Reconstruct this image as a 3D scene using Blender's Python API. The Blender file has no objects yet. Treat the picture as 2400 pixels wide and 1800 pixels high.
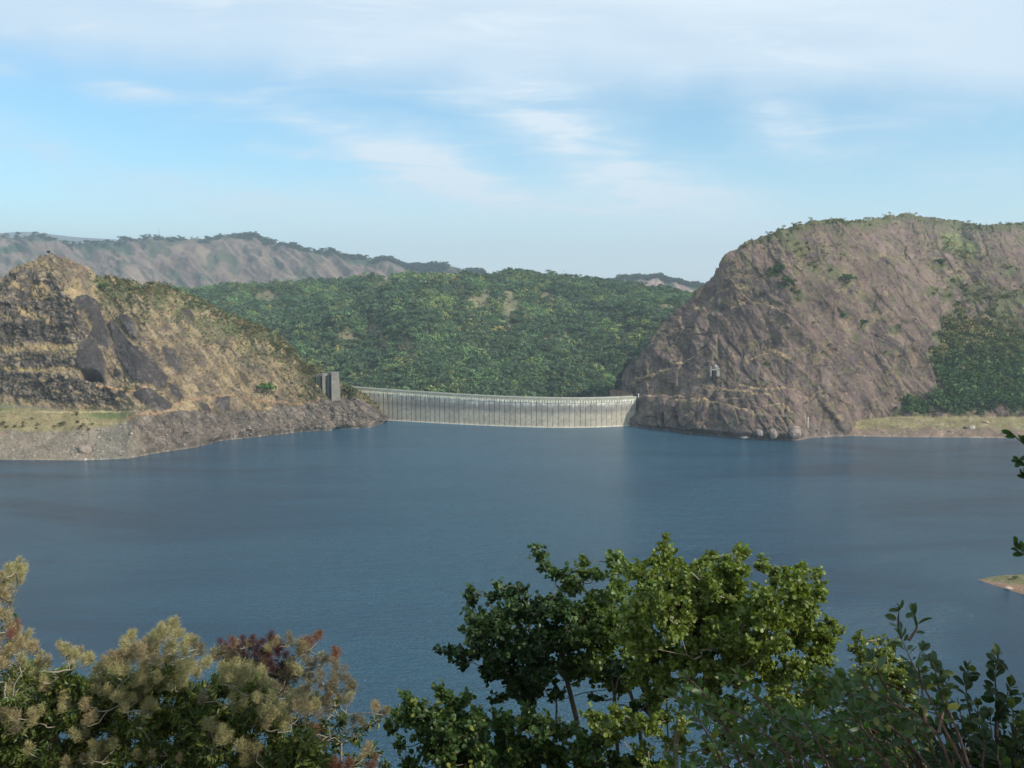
import bpy, math, random
import numpy as np
from math import radians as R, pi
random.seed(7); RNG = np.random.default_rng(11)
S = bpy.context.scene
COL = S.collection

# ------------------------------------------------------------------ camera, sky, sun
F = 2078.0          # focal length in photograph pixels (2400 wide)
HZ = 690.0          # horizon row
H = 150.0           # eye height above the water
TH = math.atan((900 - HZ) / F)
cam = bpy.data.cameras.new('camera'); co = bpy.data.objects.new('camera', cam); COL.objects.link(co)
cam.sensor_width = 36; cam.lens = 36 * F / 2400; cam.clip_start = .1; cam.clip_end = 60000
co.location = (0, 0, H); co.rotation_euler = (pi / 2 - TH, 0, 0); S.camera = co
S.view_settings.view_transform = 'Standard'; S.view_settings.look = 'None'
S.view_settings.exposure = 0.06; S.view_settings.gamma = 1; S.view_settings.use_curve_mapping = False
S.cycles.use_denoising = True; S.cycles.max_bounces = 6; S.cycles.transparent_max_bounces = 8
S.cycles.volume_bounces = 0
SUN_EL, SUN_AZ = R(36), R(118)      # azimuth from +Y towards +X
sv = np.array([math.cos(SUN_EL) * math.sin(SUN_AZ), math.cos(SUN_EL) * math.cos(SUN_AZ), math.sin(SUN_EL)])
sun = bpy.data.lights.new('sun', 'SUN'); so = bpy.data.objects.new('sun', sun); COL.objects.link(so)
sun.energy = 4.9; sun.angle = R(.55); sun.color = (1, .93, .82)
from mathutils import Vector, Matrix
so.rotation_euler = Vector(sv).to_track_quat('Z', 'Y').to_euler(); so.location = (200, -100, 600)

class NT:
    """small helper to write node trees"""
    def __init__(s, tree): s.t = tree; tree.nodes.clear()
    def n(s, typ, inp=None, **kw):
        nd = s.t.nodes.new(typ)
        for k, v in kw.items(): setattr(nd, k, v)
        for k, v in (inp or {}).items():
            sock = nd.inputs[k]
            if isinstance(v, bpy.types.NodeSocket): s.t.links.new(v, sock)
            elif isinstance(v, bpy.types.Node): s.t.links.new(v.outputs[0], sock)
            else: sock.default_value = v
        return nd
    def m(s, op, a, b=None, c=None, clamp=False):
        inp = {0: a}
        if b is not None: inp[1] = b
        if c is not None: inp[2] = c
        return s.n('ShaderNodeMath', inp, operation=op, use_clamp=clamp).outputs[0]
    def mix(s, f, a, b, blend='MIX'):
        nd = s.n('ShaderNodeMix', data_type='RGBA', blend_type=blend)
        for k, v in ((0, f), (6, a), (7, b)):
            if isinstance(v, bpy.types.NodeSocket): s.t.links.new(v, nd.inputs[k])
            else: nd.inputs[k].default_value = (tuple(v) + (1,))[:4] if not isinstance(v, (int, float)) else v
        return nd.outputs[2]
    def sm(s, v, a, b, lo=0., hi=1.):
        return s.n('ShaderNodeMapRange', {'Value': v, 'From Min': a, 'From Max': b, 'To Min': lo, 'To Max': hi}, interpolation_type='SMOOTHSTEP').outputs[0]
    def noise(s, vec, scale, detail=4, rough=.55, **kw):
        return s.n('ShaderNodeTexNoise', {'Vector': vec, 'Scale': scale, 'Detail': detail, 'Roughness': rough, **kw}).outputs[0]

W_ = bpy.data.worlds.new('World'); S.world = W_; W_.use_nodes = True
q = NT(W_.node_tree)
sky = q.n('ShaderNodeTexSky', sky_type='NISHITA', sun_disc=False, sun_elevation=SUN_EL, sun_rotation=SUN_AZ, altitude=700, air_density=1.0, dust_density=1.2, ozone_density=1.6)
tc = q.n('ShaderNodeTexCoord').outputs['Generated']
sx = q.n('ShaderNodeSeparateXYZ', {0: tc})
X, Y, Z = sx.outputs
ya = q.m('MAXIMUM', q.m('ABSOLUTE', Y), .05)
U = q.m('DIVIDE', X, ya); V = q.m('DIVIDE', Z, ya)            # gnomonic direction of the cloud deck
vec0 = q.n('ShaderNodeCombineXYZ', {0: U, 1: V, 2: q.m('SIGN', Y)}).outputs[0]
warp = q.n('ShaderNodeTexNoise', {'Vector': vec0, 'Scale': 5.0, 'Detail': 5., 'Roughness': .6}).outputs[1]
wsep = q.n('ShaderNodeSeparateXYZ', {0: warp})
Uw = q.m('ADD', U, q.m('MULTIPLY', q.m('SUBTRACT', wsep.outputs[0], .5), .16))
Vw = q.m('ADD', V, q.m('MULTIPLY', q.m('SUBTRACT', wsep.outputs[1], .5), .055))
def streak(cx, cy, L, Wd, ang, amp):
    """soft streak of cirrus; cx, cy in photograph rows and columns turned into directions"""
    u0, v0 = (cx - 1200) / F, (HZ - cy) / F
    a = R(ang); du = q.m('SUBTRACT', Uw, u0); dv = q.m('SUBTRACT', Vw, v0)
    p = q.m('MULTIPLY_ADD', du, math.cos(a), q.m('MULTIPLY', dv, math.sin(a)))
    r = q.m('MULTIPLY_ADD', du, -math.sin(a), q.m('MULTIPLY', dv, math.cos(a)))
    e = q.m('ADD', q.m('POWER', q.m('ABSOLUTE', q.m('DIVIDE', p, 1.1 * L / F)), 2.), q.m('POWER', q.m('ABSOLUTE', q.m('DIVIDE', r, 1.35 * Wd / F)), 2.))
    return q.m('MULTIPLY', q.m('EXPONENT', q.m('MULTIPLY', e, -1.)), amp)
tot = None
for a in [(330, 228, 70, 16, -8, .6), (640, 268, 190, 26, -16, .5), (870, 345, 170, 48, -24, .62), (1060, 430, 160, 40, -30, .5), (670, 368, 75, 12, -2, .5),
          (1210, 240, 200, 30, -4, .5), (1350, 330, 200, 60, -32, .75), (1250, 470, 330, 36, -14, .6), (1600, 465, 260, 55, -14, .7),
          (1820, 310, 100, 40, -30, .6), (2060, 330, 160, 50, 8, .35), (40, 192, 60, 12, -8, .45), (130, 350, 130, 34, -22, .35),
          (430, 460, 230, 28, -12, .45), (800, 500, 420, 40, -6, .45), (2330, 400, 150, 40, 5, .35)]:
    e = streak(*a); tot = e if tot is None else q.m('ADD', tot, e)
# pixel-scale wispy break up, stretched along the wind
st = q.n('ShaderNodeMapping', {'Vector': vec0, 'Rotation': (0, 0, R(20)), 'Scale': (1.6, 9., 1.)}).outputs[0]
wisp = q.noise(st, 4.5, 8, .6, Distortion=.6)
tot = q.m('MULTIPLY', tot, q.sm(wisp, .28, .7, .3, 1.2))
# high veil over the upper sky with a soft ragged lower edge
edge = q.m('SUBTRACT', Vw, q.m('MULTIPLY_ADD', q.m('MAXIMUM', q.m('MINIMUM', Uw, 1.), -1.), -.045, .233))
veil = q.sm(edge, -.03, .045)
veil = q.m('MULTIPLY', veil, q.sm(q.noise(st, 1.3, 5, .5), .2, .75, .62, .98))
gen = q.sm(wisp, .5, .8, 0., .22)
cover = q.m('ADD', q.m('ADD', tot, veil), gen, clamp=True)
cover = q.m('MINIMUM', cover, .93)
skyc = q.mix(1., sky.outputs[0], (1.16, 1.60, 1.60), 'MULTIPLY')
clc = q.mix(q.sm(q.m('ABSOLUTE', Uw), .1, .7), (7.3, 8.3, 9.1), (6.0, 7.3, 8.5))
fin = q.mix(cover, skyc, clc)
fin = q.mix(q.sm(q.m('ADD', V, q.m('MULTIPLY', q.m('SUBTRACT', wisp, .5), .05)), .16, -.02, 0., .85), fin, (8.0, 9.1, 9.9))
bg = q.n('ShaderNodeBackground', {'Color': fin, 'Strength': .112})
q.n('ShaderNodeOutputWorld', {'Surface': bg})

# ------------------------------------------------------------------ helpers
def tag(o, label=None, cat=None, group=None, kind=None):
    if label: o['label'] = label
    if cat: o['category'] = cat
    if group: o['group'] = group
    if kind: o['kind'] = kind
    return o
def tslope(py):
    v = (900 - np.asarray(py, float)) / F
    return (v * math.cos(TH) - math.sin(TH)) / (v * math.sin(TH) + math.cos(TH))
def at(px, py, Yd):
    """the place at forward distance Yd that is seen in column px, row py of the photograph"""
    px = np.asarray(px, float); py = np.asarray(py, float)
    v = (900 - py) / F; dy = v * math.sin(TH) + math.cos(TH); dz = v * math.cos(TH) - math.sin(TH)
    k = Yd / dy
    return np.stack(np.broadcast_arrays((px - 1200) / F * k, Yd + 0 * k, H + dz * k), -1)
def waterY(py): return -H / tslope(py)

def hsh(ix, iy, iz):
    h = (ix.astype(np.uint32) * np.uint32(374761393) + iy.astype(np.uint32) * np.uint32(668265263) + iz.astype(np.uint32) * np.uint32(2246822519))
    h = (h ^ (h >> np.uint32(13))) * np.uint32(1274126177); h = h ^ (h >> np.uint32(16))
    return (h & np.uint32(0xffffff)).astype(np.float64) / 0xffffff
def vnoise(x, y, z):
    xf, yf, zf = np.floor(x), np.floor(y), np.floor(z)
    ix, iy, iz = xf.astype(np.int64), yf.astype(np.int64), zf.astype(np.int64)
    fx, fy, fz = x - xf, y - yf, z - zf
    fx, fy, fz = (f * f * (3 - 2 * f) for f in (fx, fy, fz))
    r = 0
    for a in (0, 1):
        for b in (0, 1):
            for c in (0, 1):
                r = r + hsh(ix + a, iy + b, iz + c) * (fx if a else 1 - fx) * (fy if b else 1 - fy) * (fz if c else 1 - fz)
    return r
def fbm(x, y, z=0., o=4, g=.5):
    x, y, z = np.broadcast_arrays(np.asarray(x, float), np.asarray(y, float), np.asarray(z, float))
    r, a, t = 0, 1., 0
    for i in range(o):
        r = r + a * (vnoise(x + 17.3 * i, y + 5.1 * i, z + 9.7 * i) - .5); t += a
        a *= g; x, y, z = x * 2.03, y * 2.03, z * 2.03
    return r / t * 2            # about -1..1
def ridged(x, y, z=0., o=4): 
    x, y, z = np.broadcast_arrays(np.asarray(x, float), np.asarray(y, float), np.asarray(z, float))
    r, a, t = 0, 1., 0
    for i in range(o):
        r = r + a * (1 - np.abs(2 * vnoise(x + 7.7 * i, y + 3.1 * i, z + 1.7 * i) - 1)); t += a
        a *= .5; x, y, z = x * 2.1, y * 2.1, z * 2.1
    return r / t                # 0..1
def worley(x, y, seed=0.):
    """cell pattern: a random number per cell, and the distance to the cell border"""
    xf, yf = np.floor(x), np.floor(y); d1 = np.full(x.shape, 9.); d2 = d1.copy(); idv = np.zeros(x.shape)
    for a in (-1, 0, 1):
        for b in (-1, 0, 1):
            cx, cy = (xf + a).astype(np.int64), (yf + b).astype(np.int64); k = np.full(x.shape, int(seed), np.int64)
            px, py = cx + hsh(cx, cy, k + 11), cy + hsh(cx, cy, k + 23); d = np.hypot(x - px, y - py); r = hsh(cx, cy, k + 37)
            m = d < d1; d2 = np.where(m, d1, np.minimum(d2, d)); idv = np.where(m, r, idv); d1 = np.where(m, d, d1)
    return idv, d2 - d1
def ss(a, b, x):
    t = np.clip((x - a) / (b - a), 0, 1); return t * t * (3 - 2 * t)
def seg_dist(x, y, pts):
    """distance to a polyline and the side (positive: right of its direction, rows downward)"""
    best = np.full(x.shape, 1e9); side = np.zeros(x.shape)
    for (x0, y0), (x1, y1) in zip(pts[:-1], pts[1:]):
        dx, dy = x1 - x0, y1 - y0; L2 = dx * dx + dy * dy
        t = np.clip(((x - x0) * dx + (y - y0) * dy) / L2, 0, 1)
        d = np.hypot(x - x0 - t * dx, y - y0 - t * dy)
        c = (dx * (y - y0) - dy * (x - x0)) / math.sqrt(L2)
        m = d < best; best = np.where(m, d, best); side = np.where(m, c, side)
    return best, side
def poly(x, y, pts, soft=4.):
    """1 inside the outline, 0 outside, soft edge"""
    ins = np.zeros(x.shape, bool); n = len(pts)
    for i in range(n):
        x0, y0 = pts[i]; x1, y1 = pts[(i + 1) % n]
        if y0 == y1: continue
        c = ((y0 > y) != (y1 > y)) & (x < (x1 - x0) * (y - y0) / (y1 - y0) + x0); ins ^= c
    d, _ = seg_dist(x, y, list(pts) + [pts[0]])
    return ss(-soft, soft, np.where(ins, d, -d))
def blob(x, y, cx, cy, rx, ry=None): 
    ry = ry or rx; return np.exp(-(((x - cx) / rx) ** 2 + ((y - cy) / ry) ** 2))

def mesh_np(name, verts, faces, mat, col=None, parent=None, smooth=False, link=True):
    """faces: (N,3) or (N,4) array, or list of such arrays"""
    if not isinstance(faces, list): faces = [faces]
    me = bpy.data.meshes.new(name)
    verts = np.asarray(verts, np.float32)
    nl = sum(f.size for f in faces); nf = sum(len(f) for f in faces)
    me.vertices.add(len(verts)); me.vertices.foreach_set('co', verts.ravel())
    me.loops.add(nl); me.loops.foreach_set('vertex_index', np.concatenate([f.ravel() for f in faces]).astype(np.int32))
    me.polygons.add(nf)
    tot = np.concatenate([np.full(len(f), f.shape[1]) for f in faces])
    me.polygons.foreach_set('loop_start', (np.cumsum(tot) - tot).astype(np.int32))
    me.polygons.foreach_set('use_smooth', np.full(nf, smooth))
    me.update(calc_edges=True)
    if col is not None:
        a = me.attributes.new('Col', 'FLOAT_COLOR', 'POINT')
        c = np.ones((len(verts), 4), np.float32); c[:, :3] = col; a.data.foreach_set('color', c.ravel())
    if mat: me.materials.append(mat)
    o = bpy.data.objects.new(name, me)
    if link: COL.objects.link(o)
    if parent: o.parent = parent
    return o
def empty(name, loc=(0, 0, 0), rz=0.):
    o = bpy.data.objects.new(name, None); COL.objects.link(o); o.location = loc; o.rotation_euler.z = rz; o.empty_display_size = .3
    return o
def grid_faces(nr, nc):
    i = np.arange(nr * nc).reshape(nr, nc)
    return np.stack([i[:-1, :-1], i[:-1, 1:], i[1:, 1:], i[1:, :-1]], -1).reshape(-1, 4)
class MB:
    """collects boxes and tubes; build() links them as one mesh object"""
    def __init__(s): s.v = []; s.f3 = []; s.f4 = []; s.c = []; s.n = 0
    def add(s, v, f, col=(1, 1, 1)):
        v = np.asarray(v, float); f = np.asarray(f) + s.n
        s.v.append(v); (s.f4 if f.shape[1] == 4 else s.f3).append(f); s.c.append(np.broadcast_to(np.asarray(col, float), v.shape)); s.n += len(v)
    def hexa(s, p, col=(1, 1, 1)):      # 8 corners: bottom ring 0-3 counter-clockwise, top ring 4-7
        s.add(p, [[3, 2, 1, 0], [4, 5, 6, 7], [0, 1, 5, 4], [1, 2, 6, 5], [2, 3, 7, 6], [3, 0, 4, 7]], col)
    def box(s, c, d, rz=0., col=(1, 1, 1)):
        x, y, z = [k / 2 for k in d]; p = np.array([[-x, -y, -z], [x, -y, -z], [x, y, -z], [-x, y, -z], [-x, -y, z], [x, -y, z], [x, y, z], [-x, y, z]])
        ca, sa = math.cos(rz), math.sin(rz); p = p @ np.array([[ca, sa, 0], [-sa, ca, 0], [0, 0, 1]]) + np.asarray(c); s.hexa(p, col)
    def tube(s, pts, rad, k=6, col=(1, 1, 1)):
        pts = np.asarray(pts, float); n = len(pts); rad = np.broadcast_to(np.asarray(rad, float), (n,))
        tg = np.gradient(pts, axis=0); tg /= np.linalg.norm(tg, axis=1, keepdims=True) + 1e-9
        ref = np.array([.3, .5, .81]); a = np.cross(tg, ref); a /= np.linalg.norm(a, axis=1, keepdims=True) + 1e-9; b = np.cross(tg, a)
        th = np.arange(k) * 2 * pi / k
        v = pts[:, None] + rad[:, None, None] * (a[:, None] * np.cos(th)[None, :, None] + b[:, None] * np.sin(th)[None, :, None])
        i = np.arange(n * k).reshape(n, k); j = np.roll(i, -1, 1)
        f = np.stack([i[:-1], j[:-1], j[1:], i[1:]], -1).reshape(-1, 4)
        s.add(v.reshape(-1, 3), f, col)
    def build(s, name, mat, parent=None, smooth=False, usecol=True):
        fs = []
        if s.f4: fs.append(np.concatenate(s.f4))
        if s.f3: fs.append(np.concatenate(s.f3))
        return mesh_np(name, np.concatenate(s.v), fs, mat, np.concatenate(s.c) if usecol else None, parent, smooth)

# ------------------------------------------------------------------ materials
def mat_attr(name, rough=.9, nscale=.25, namp=.35, bump=.5, bscale=.6, bdist=.6, spec=.25, detail=8):
    """surface colour comes from the Col attribute (what the ground is made of), broken up by noise"""
    m = bpy.data.materials.new(name); m.use_nodes = True; q = NT(m.node_tree)
    c = q.n('ShaderNodeAttribute', attribute_name='Col').outputs[0]
    p = q.n('ShaderNodeTexCoord').outputs['Object']
    n = q.noise(p, nscale, detail, .65); n2 = q.noise(p, nscale * 6, 4, .6)
    f = q.m('ADD', q.sm(n, .25, .75, 1 - namp, 1 + namp), q.m('MULTIPLY', q.m('SUBTRACT', n2, .5), namp * 1.2))
    c = q.mix(1., c, q.n('ShaderNodeCombineXYZ', {0: f, 1: f, 2: f}).outputs[0], 'MULTIPLY')
    b = q.n('ShaderNodeBump', {'Strength': bump, 'Distance': bdist, 'Height': q.noise(p, bscale, 9, .65)})
    bs = q.n('ShaderNodeBsdfPrincipled', {'Base Color': c, 'Roughness': rough, 'Specular IOR Level': spec, 'Normal': b})
    q.n('ShaderNodeOutputMaterial', {'Surface': bs}); return m
M = {}
M['rock'] = mat_attr('rock_and_grass', .92, .06, .33, .9, .35, 1.6)
M['far'] = mat_attr('distant_slope', .95, .006, .22, .8, .02, 14.)
M['soil'] = mat_attr('soil', .95, .8, .3, .6, 2.5, .15)
M['concrete'] = mat_attr('weathered_concrete', .9, .25, .2, .35, 1.2, .1)
M['bark'] = mat_attr('bark', .9, 9., .35, .6, 30., .01)
M['paint'] = mat_attr('painted_surface', .6, 1., .08, .1, 3., .02)
M['flower'] = mat_attr('dry_flower_spray', .9, 6., .2, 0., 3., .02)
def leafmat(name, trans=.35, rough=.45, spec=.4, tint=(1.3, 1.25, .5), inst=False):
    m = bpy.data.materials.new(name); m.use_nodes = True; q = NT(m.node_tree)
    c = q.n('ShaderNodeAttribute', attribute_name='Col').outputs[0]
    if inst:
        t = q.n('ShaderNodeAttribute', attribute_name='tint', attribute_type='INSTANCER').outputs[0]
        c = q.mix(1., c, t, 'MULTIPLY')
    bs = q.n('ShaderNodeBsdfPrincipled', {'Base Color': c, 'Roughness': rough, 'Specular IOR Level': spec})
    tr = q.n('ShaderNodeBsdfTranslucent', {'Color': q.mix(1., c, tint, 'MULTIPLY')})
    mx = q.n('ShaderNodeMixShader', {0: trans, 1: bs, 2: tr})
    q.n('ShaderNodeOutputMaterial', {'Surface': mx}); return m
M['leaf'] = leafmat('leaf')
M['crown'] = leafmat('tree_crown', .2, .8, .1, (1.2, 1.2, .6), True)
m = bpy.data.materials.new('water'); m.use_nodes = True; q = NT(m.node_tree)
p = q.n('ShaderNodeTexCoord').outputs['Object']
def mp(rot, sc): return q.n('ShaderNodeMapping', {'Vector': p, 'Rotation': (0, 0, R(rot)), 'Scale': sc}).outputs[0]
h1 = q.noise(mp(8, (.10, .42, 1)), 1., 5, .6, Distortion=.3)
h2 = q.noise(mp(-14, (.5, 1.5, 1)), 1., 3, .6)
h3 = q.noise(mp(20, (.03, .10, 1)), 1., 2, .5)
hh = q.m('ADD', q.m('ADD', q.m('MULTIPLY', h1, 1.5), q.m('MULTIPLY', h2, .8)), q.m('MULTIPLY', h3, 1.2))
gust = q.noise(mp(4, (.004, .012, 1)), 1., 5, .6, Distortion=.8)
ps = q.n('ShaderNodeSeparateXYZ', {0: p}).outputs
lx = q.m('DIVIDE', q.m('SUBTRACT', ps[0], q.m('MULTIPLY_ADD', ps[1], .02, -20.)), q.m('MULTIPLY_ADD', ps[1], .17, 60.))
lane = q.m('EXPONENT', q.m('MULTIPLY', q.m('POWER', q.m('ABSOLUTE', lx), 2.), -1.))     # open water where the wind reaches
near = q.sm(ps[1], 900, 1010, 1, .75)
gs = q.m('MULTIPLY', q.m('ADD', q.sm(gust, .35, .68, .35, .95), q.m('MULTIPLY', lane, .75)), near)
bmp = q.n('ShaderNodeBump', {'Strength': gs, 'Distance': 1.7, 'Height': hh})
wc = q.mix(q.m('MULTIPLY', q.m('ADD', q.sm(gust, .35, .68, .1, .6), q.m('MULTIPLY', lane, .5)), 1., clamp=True), (.006, .028, .054), (.040, .122, .188))  # sky brightness on the ruffled lane and gusts put into the base colour
bs = q.n('ShaderNodeBsdfPrincipled', {'Base Color': wc, 'Roughness': q.m('MULTIPLY_ADD', lane, .10, .10), 'IOR': 1.33, 'Normal': bmp})
q.n('ShaderNodeOutputMaterial', {'Surface': bs}); M['water'] = m

# ------------------------------------------------------------------ water, ground, haze
n = 2
xs = np.linspace(-5000, 5000, 3); ys = np.linspace(-600, 1400, 3)
g = np.stack(np.meshgrid(xs, ys), -1).reshape(-1, 2)
tag(mesh_np('water', np.c_[g, np.zeros(len(g))], grid_faces(3, 3), M['water']), kind='structure')
xs = np.linspace(-16000, 16000, 41); ys = np.linspace(-3000, 18000, 31)
g = np.stack(np.meshgrid(xs, ys), -1).reshape(-1, 2)
tag(mesh_np('ground', np.c_[g, np.full(len(g), -14.)], grid_faces(31, 41), M['far'], np.full((len(g), 3), (.07, .075, .045))), kind='structure')

# ------------------------------------------------------------------ hills
def terrain(name, px0, px1, nc, shore, ridge, nr, slope, color, disp, mat, Y0=None, jag=0., back=((25, -4), (90, -40), (260, -400)), soft=.75, sp=1.25, blur=60):
    px = np.linspace(px0, px1, nc)
    ysh = np.interp(px, *zip(*shore)); yr = np.interp(px, *zip(*ridge))
    yr = yr + jag * fbm(px / 14., 3.3, 0, 4)
    s = 1 - (1 - np.linspace(0, 1, nr)) ** sp
    PX = np.broadcast_to(px, (nr, nc)); PY = ysh + (yr - ysh) * s[:, None]; SS = np.broadcast_to(s[:, None], (nr, nc))
    T = tslope(PY)
    Yd = np.empty((nr, nc)); Yd[0] = waterY(ysh) if Y0 is None else Y0(px)
    sl = slope(PX, PY, SS)
    for j in range(1, nr):
        dt = T[j] - T[j - 1]
        rnd = math.sqrt(max(1 - s[j] ** 5, 0))
        den = np.maximum((sl[j] - T[j]) * (soft * rnd + (1 - soft)), .06)
        Yd[j] = Yd[j - 1] + Yd[j - 1] * dt / den
    Ys = Yd.copy(); k = max(int(blur * nc / (px1 - px0)), 1)          # keep neighbouring columns together
    ker = np.hanning(2 * k + 3); ker /= ker.sum()
    for j in range(nr): Ys[j] = np.convolve(np.pad(Yd[j], k + 1, mode='reflect', reflect_type='odd'), ker, 'valid')
    Yd = Yd + (Ys - Yd) * np.clip(SS * 6, 0, 1)
    P = at(PX, PY, Yd)
    du = np.gradient(P, axis=1); dv = np.gradient(P, axis=0); N = np.cross(du, dv); N /= np.linalg.norm(N, axis=2, keepdims=True) + 1e-9
    N = np.where(N[..., 1:2] > 0, -N, N)
    d = disp(P, PX, PY, SS) * ss(0, .03, SS)
    P = P + N * d[..., None]
    C = color(P, PX, PY, SS)
    front = P[0].copy(); front[:, 2] -= 12; front[:, 1] -= 3
    rows = [front[None]] + [P]; cols = [C[:1]] + [C]
    for dy, dz in back:
        b = P[-1].copy(); b[:, 1] += dy; b[:, 0] *= (b[:, 1]) / (b[:, 1] - dy); b[:, 2] = np.maximum(b[:, 2] + dz, -20); rows.append(b[None]); cols.append(C[-1:])
    A = np.concatenate(rows); CC = np.concatenate(cols)
    o = mesh_np(name, A.reshape(-1, 3), grid_faces(*A.shape[:2]), mat, CC.reshape(-1, 3), smooth=True)
    tag(o, kind='structure')
    return dict(o=o, P=P, PX=PX, PY=PY, S=SS, N=N, C=C)
def lerp(a, b, t): return a + (b - a) * t[..., None]
def Z3(sc, org, pts): return [(org[0] + x / sc, org[1] + y / sc) for x, y in pts]

# --- the rocky hill left of the dam
LZ = lambda pts: Z3(2.765, (0, 560), pts)
L_ridge = [(-400, 790), (-200, 720), (-60, 672), (0, 656), (25, 641), (50, 622), (72, 612), (100, 600), (125, 597), (150, 603), (188, 621), (217, 636), (231, 645), (282, 650), (325, 660), (376, 665), (398, 674), (434, 689), (470, 706), (506, 721), (542, 738), (579, 753), (615, 768), (651, 792), (687, 815), (709, 848), (741, 860), (760, 872), (785, 885), (798, 902), (817, 912), (850, 920), (880, 950), (909, 984)]
L_shore = [(-400, 1090), (0, 1078), (199, 1079), (300, 1075), (362, 1063), (416, 1055), (463, 1048), (513, 1034), (593, 1025), (640, 1020), (709, 1012), (750, 1010), (777, 1009), (785, 1003), (798, 1005), (863, 1003), (885, 997), (899, 991), (905, 987.5), (909, 985)]
L_slabs = [LZ(p) for p in (
    [(490, 390), (540, 380), (600, 410), (640, 450), (670, 520), (700, 600), (720, 690), (710, 740), (660, 710), (600, 680), (570, 650), (600, 570), (560, 500), (500, 430)],
    [(720, 530), (760, 560), (830, 640), (880, 700), (960, 760), (1020, 830), (1080, 900), (1080, 950), (1050, 980), (980, 950), (870, 930), (840, 870), (770, 770), (740, 680), (710, 590)],
    [(780, 490), (840, 510), (880, 560), (885, 630), (850, 640), (800, 570)],
    [(1040, 710), (1100, 720), (1150, 800), (1190, 880), (1130, 860), (1070, 820), (1050, 760)],
    [(960, 970), (1060, 1050), (1115, 1080), (1100, 1120), (1040, 1130), (960, 1090), (900, 1040), (880, 1000)],
    [(1090, 930), (1150, 980), (1190, 1040), (1150, 1050), (1090, 1010)],
    [(520, 690), (560, 655), (620, 680), (670, 740), (690, 830), (690, 940), (665, 940), (640, 885), (600, 862), (530, 866), (500, 800), (510, 740)],
    [(1390, 1030), (1480, 1030), (1490, 1110), (1440, 1130), (1390, 1080)],
    [(1270, 1060), (1340, 1080), (1360, 1130), (1300, 1140)], [(1140, 1120), (1200, 1130), (1210, 1180), (1160, 1180)], [(1230, 1120), (1290, 1130), (1310, 1180), (1250, 1190)],
    [(1180, 450), (1230, 470), (1260, 520), (1200, 500)], [(760, 850), (800, 860), (800, 890), (760, 890)])]
L_cave = LZ([(530, 868), (600, 862), (645, 888), (672, 936), (600, 922), (540, 912), (522, 892)])
L_crag = [LZ(p) for p in (
    [(-400, 330), (0, 300), (60, 235), (160, 200), (330, 225), (400, 330), (480, 400), (560, 520), (580, 600), (520, 690), (420, 680), (200, 660), (0, 670), (-400, 700)],
    [(-400, 745), (0, 745), (230, 735), (400, 770), (500, 760), (515, 830), (400, 830), (200, 830), (0, 850), (-400, 850)],
    [(-400, 860), (0, 850), (200, 850), (420, 885), (520, 905), (660, 950), (760, 960), (790, 1060), (740, 1085), (600, 1065), (400, 1060), (200, 1040), (0, 1000), (-400, 980)])]
L_grass = [LZ(p) for p in ([(210, 300), (300, 290), (330, 330), (310, 380), (230, 395), (200, 350)], [(370, 290), (430, 330), (520, 290), (545, 370), (500, 392), (440, 370), (400, 320)],
    [(110, 440), (200, 470), (370, 540), (360, 570), (250, 530), (130, 500)], [(60, 290), (120, 290), (130, 320), (70, 325)])]
def rockstrata(P, f=1.):
    return ridged(P[..., 0] / 22 * f, P[..., 1] / 34 * f, P[..., 2] / 14 * f, 4)
def warp(PX, PY, a=7., sc=26.):
    return PX + a * fbm(PX / sc, PY / sc, 1.5, 3), PY + a * .8 * fbm(PX / sc, PY / sc, 7.5, 3)
def L_zone(PX, PY):
    """height of the foot of the cliffs (grass bench below it), and the top of the bare scree"""
    foot = np.interp(PX, [-400, 0, 120, 280, 300, 330], [930, 948, 958, 964, 962, 950])
    scree = np.interp(PX, [-400, 0, 100, 220, 300, 330], [1005, 1008, 1012, 1004, 992, 985]) + 5 * fbm(PX / 15, PY / 15, 0, 3)
    return foot, scree
def L_low(PX):      # top of the washed, bare rock above the water
    return np.interp(PX, [290, 320, 370, 420, 500, 560, 620, 700, 735, 770, 800, 850, 909], [992, 985, 978, 965, 970, 966, 962, 956, 940, 938, 934, 938, 984])
def L_slope(PX, PY, SS):
    wx, wy = warp(PX, PY)
    base = 1.05 + .25 * fbm(PX / 90, PY / 60, 2, 3) + np.where(PX > 640, .5 * ss(640, 760, PX), 0)
    foot, scree = L_zone(PX, PY); left = 1 - ss(285, 345, wx)
    crag = sum(poly(wx, wy, p, 5) for p in L_crag); crag = np.clip(crag, 0, 1)
    s = base + crag * 2.4
    bench = (PY > foot) & (PY < scree)
    s = np.where(PY > foot, left * np.where(bench, .33, .62) + (1 - left) * s, s)
    for p in L_grass: s = s - (s - .55) * poly(wx, wy, p, 4)
    # level grassy ledges between the crags
    for y0, w in ((813, 7), (865, 7)):
        s = s - (s - .4) * blob(wx, wy, 90, y0, 130, w) * (1 - ss(180, 200, wx))
    low = ss(-4, 6, wy - L_low(PX)) * (1 - left); s = s * (1 - low) + low * 1.15
    return np.clip(s, .3, 4.5)
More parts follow.
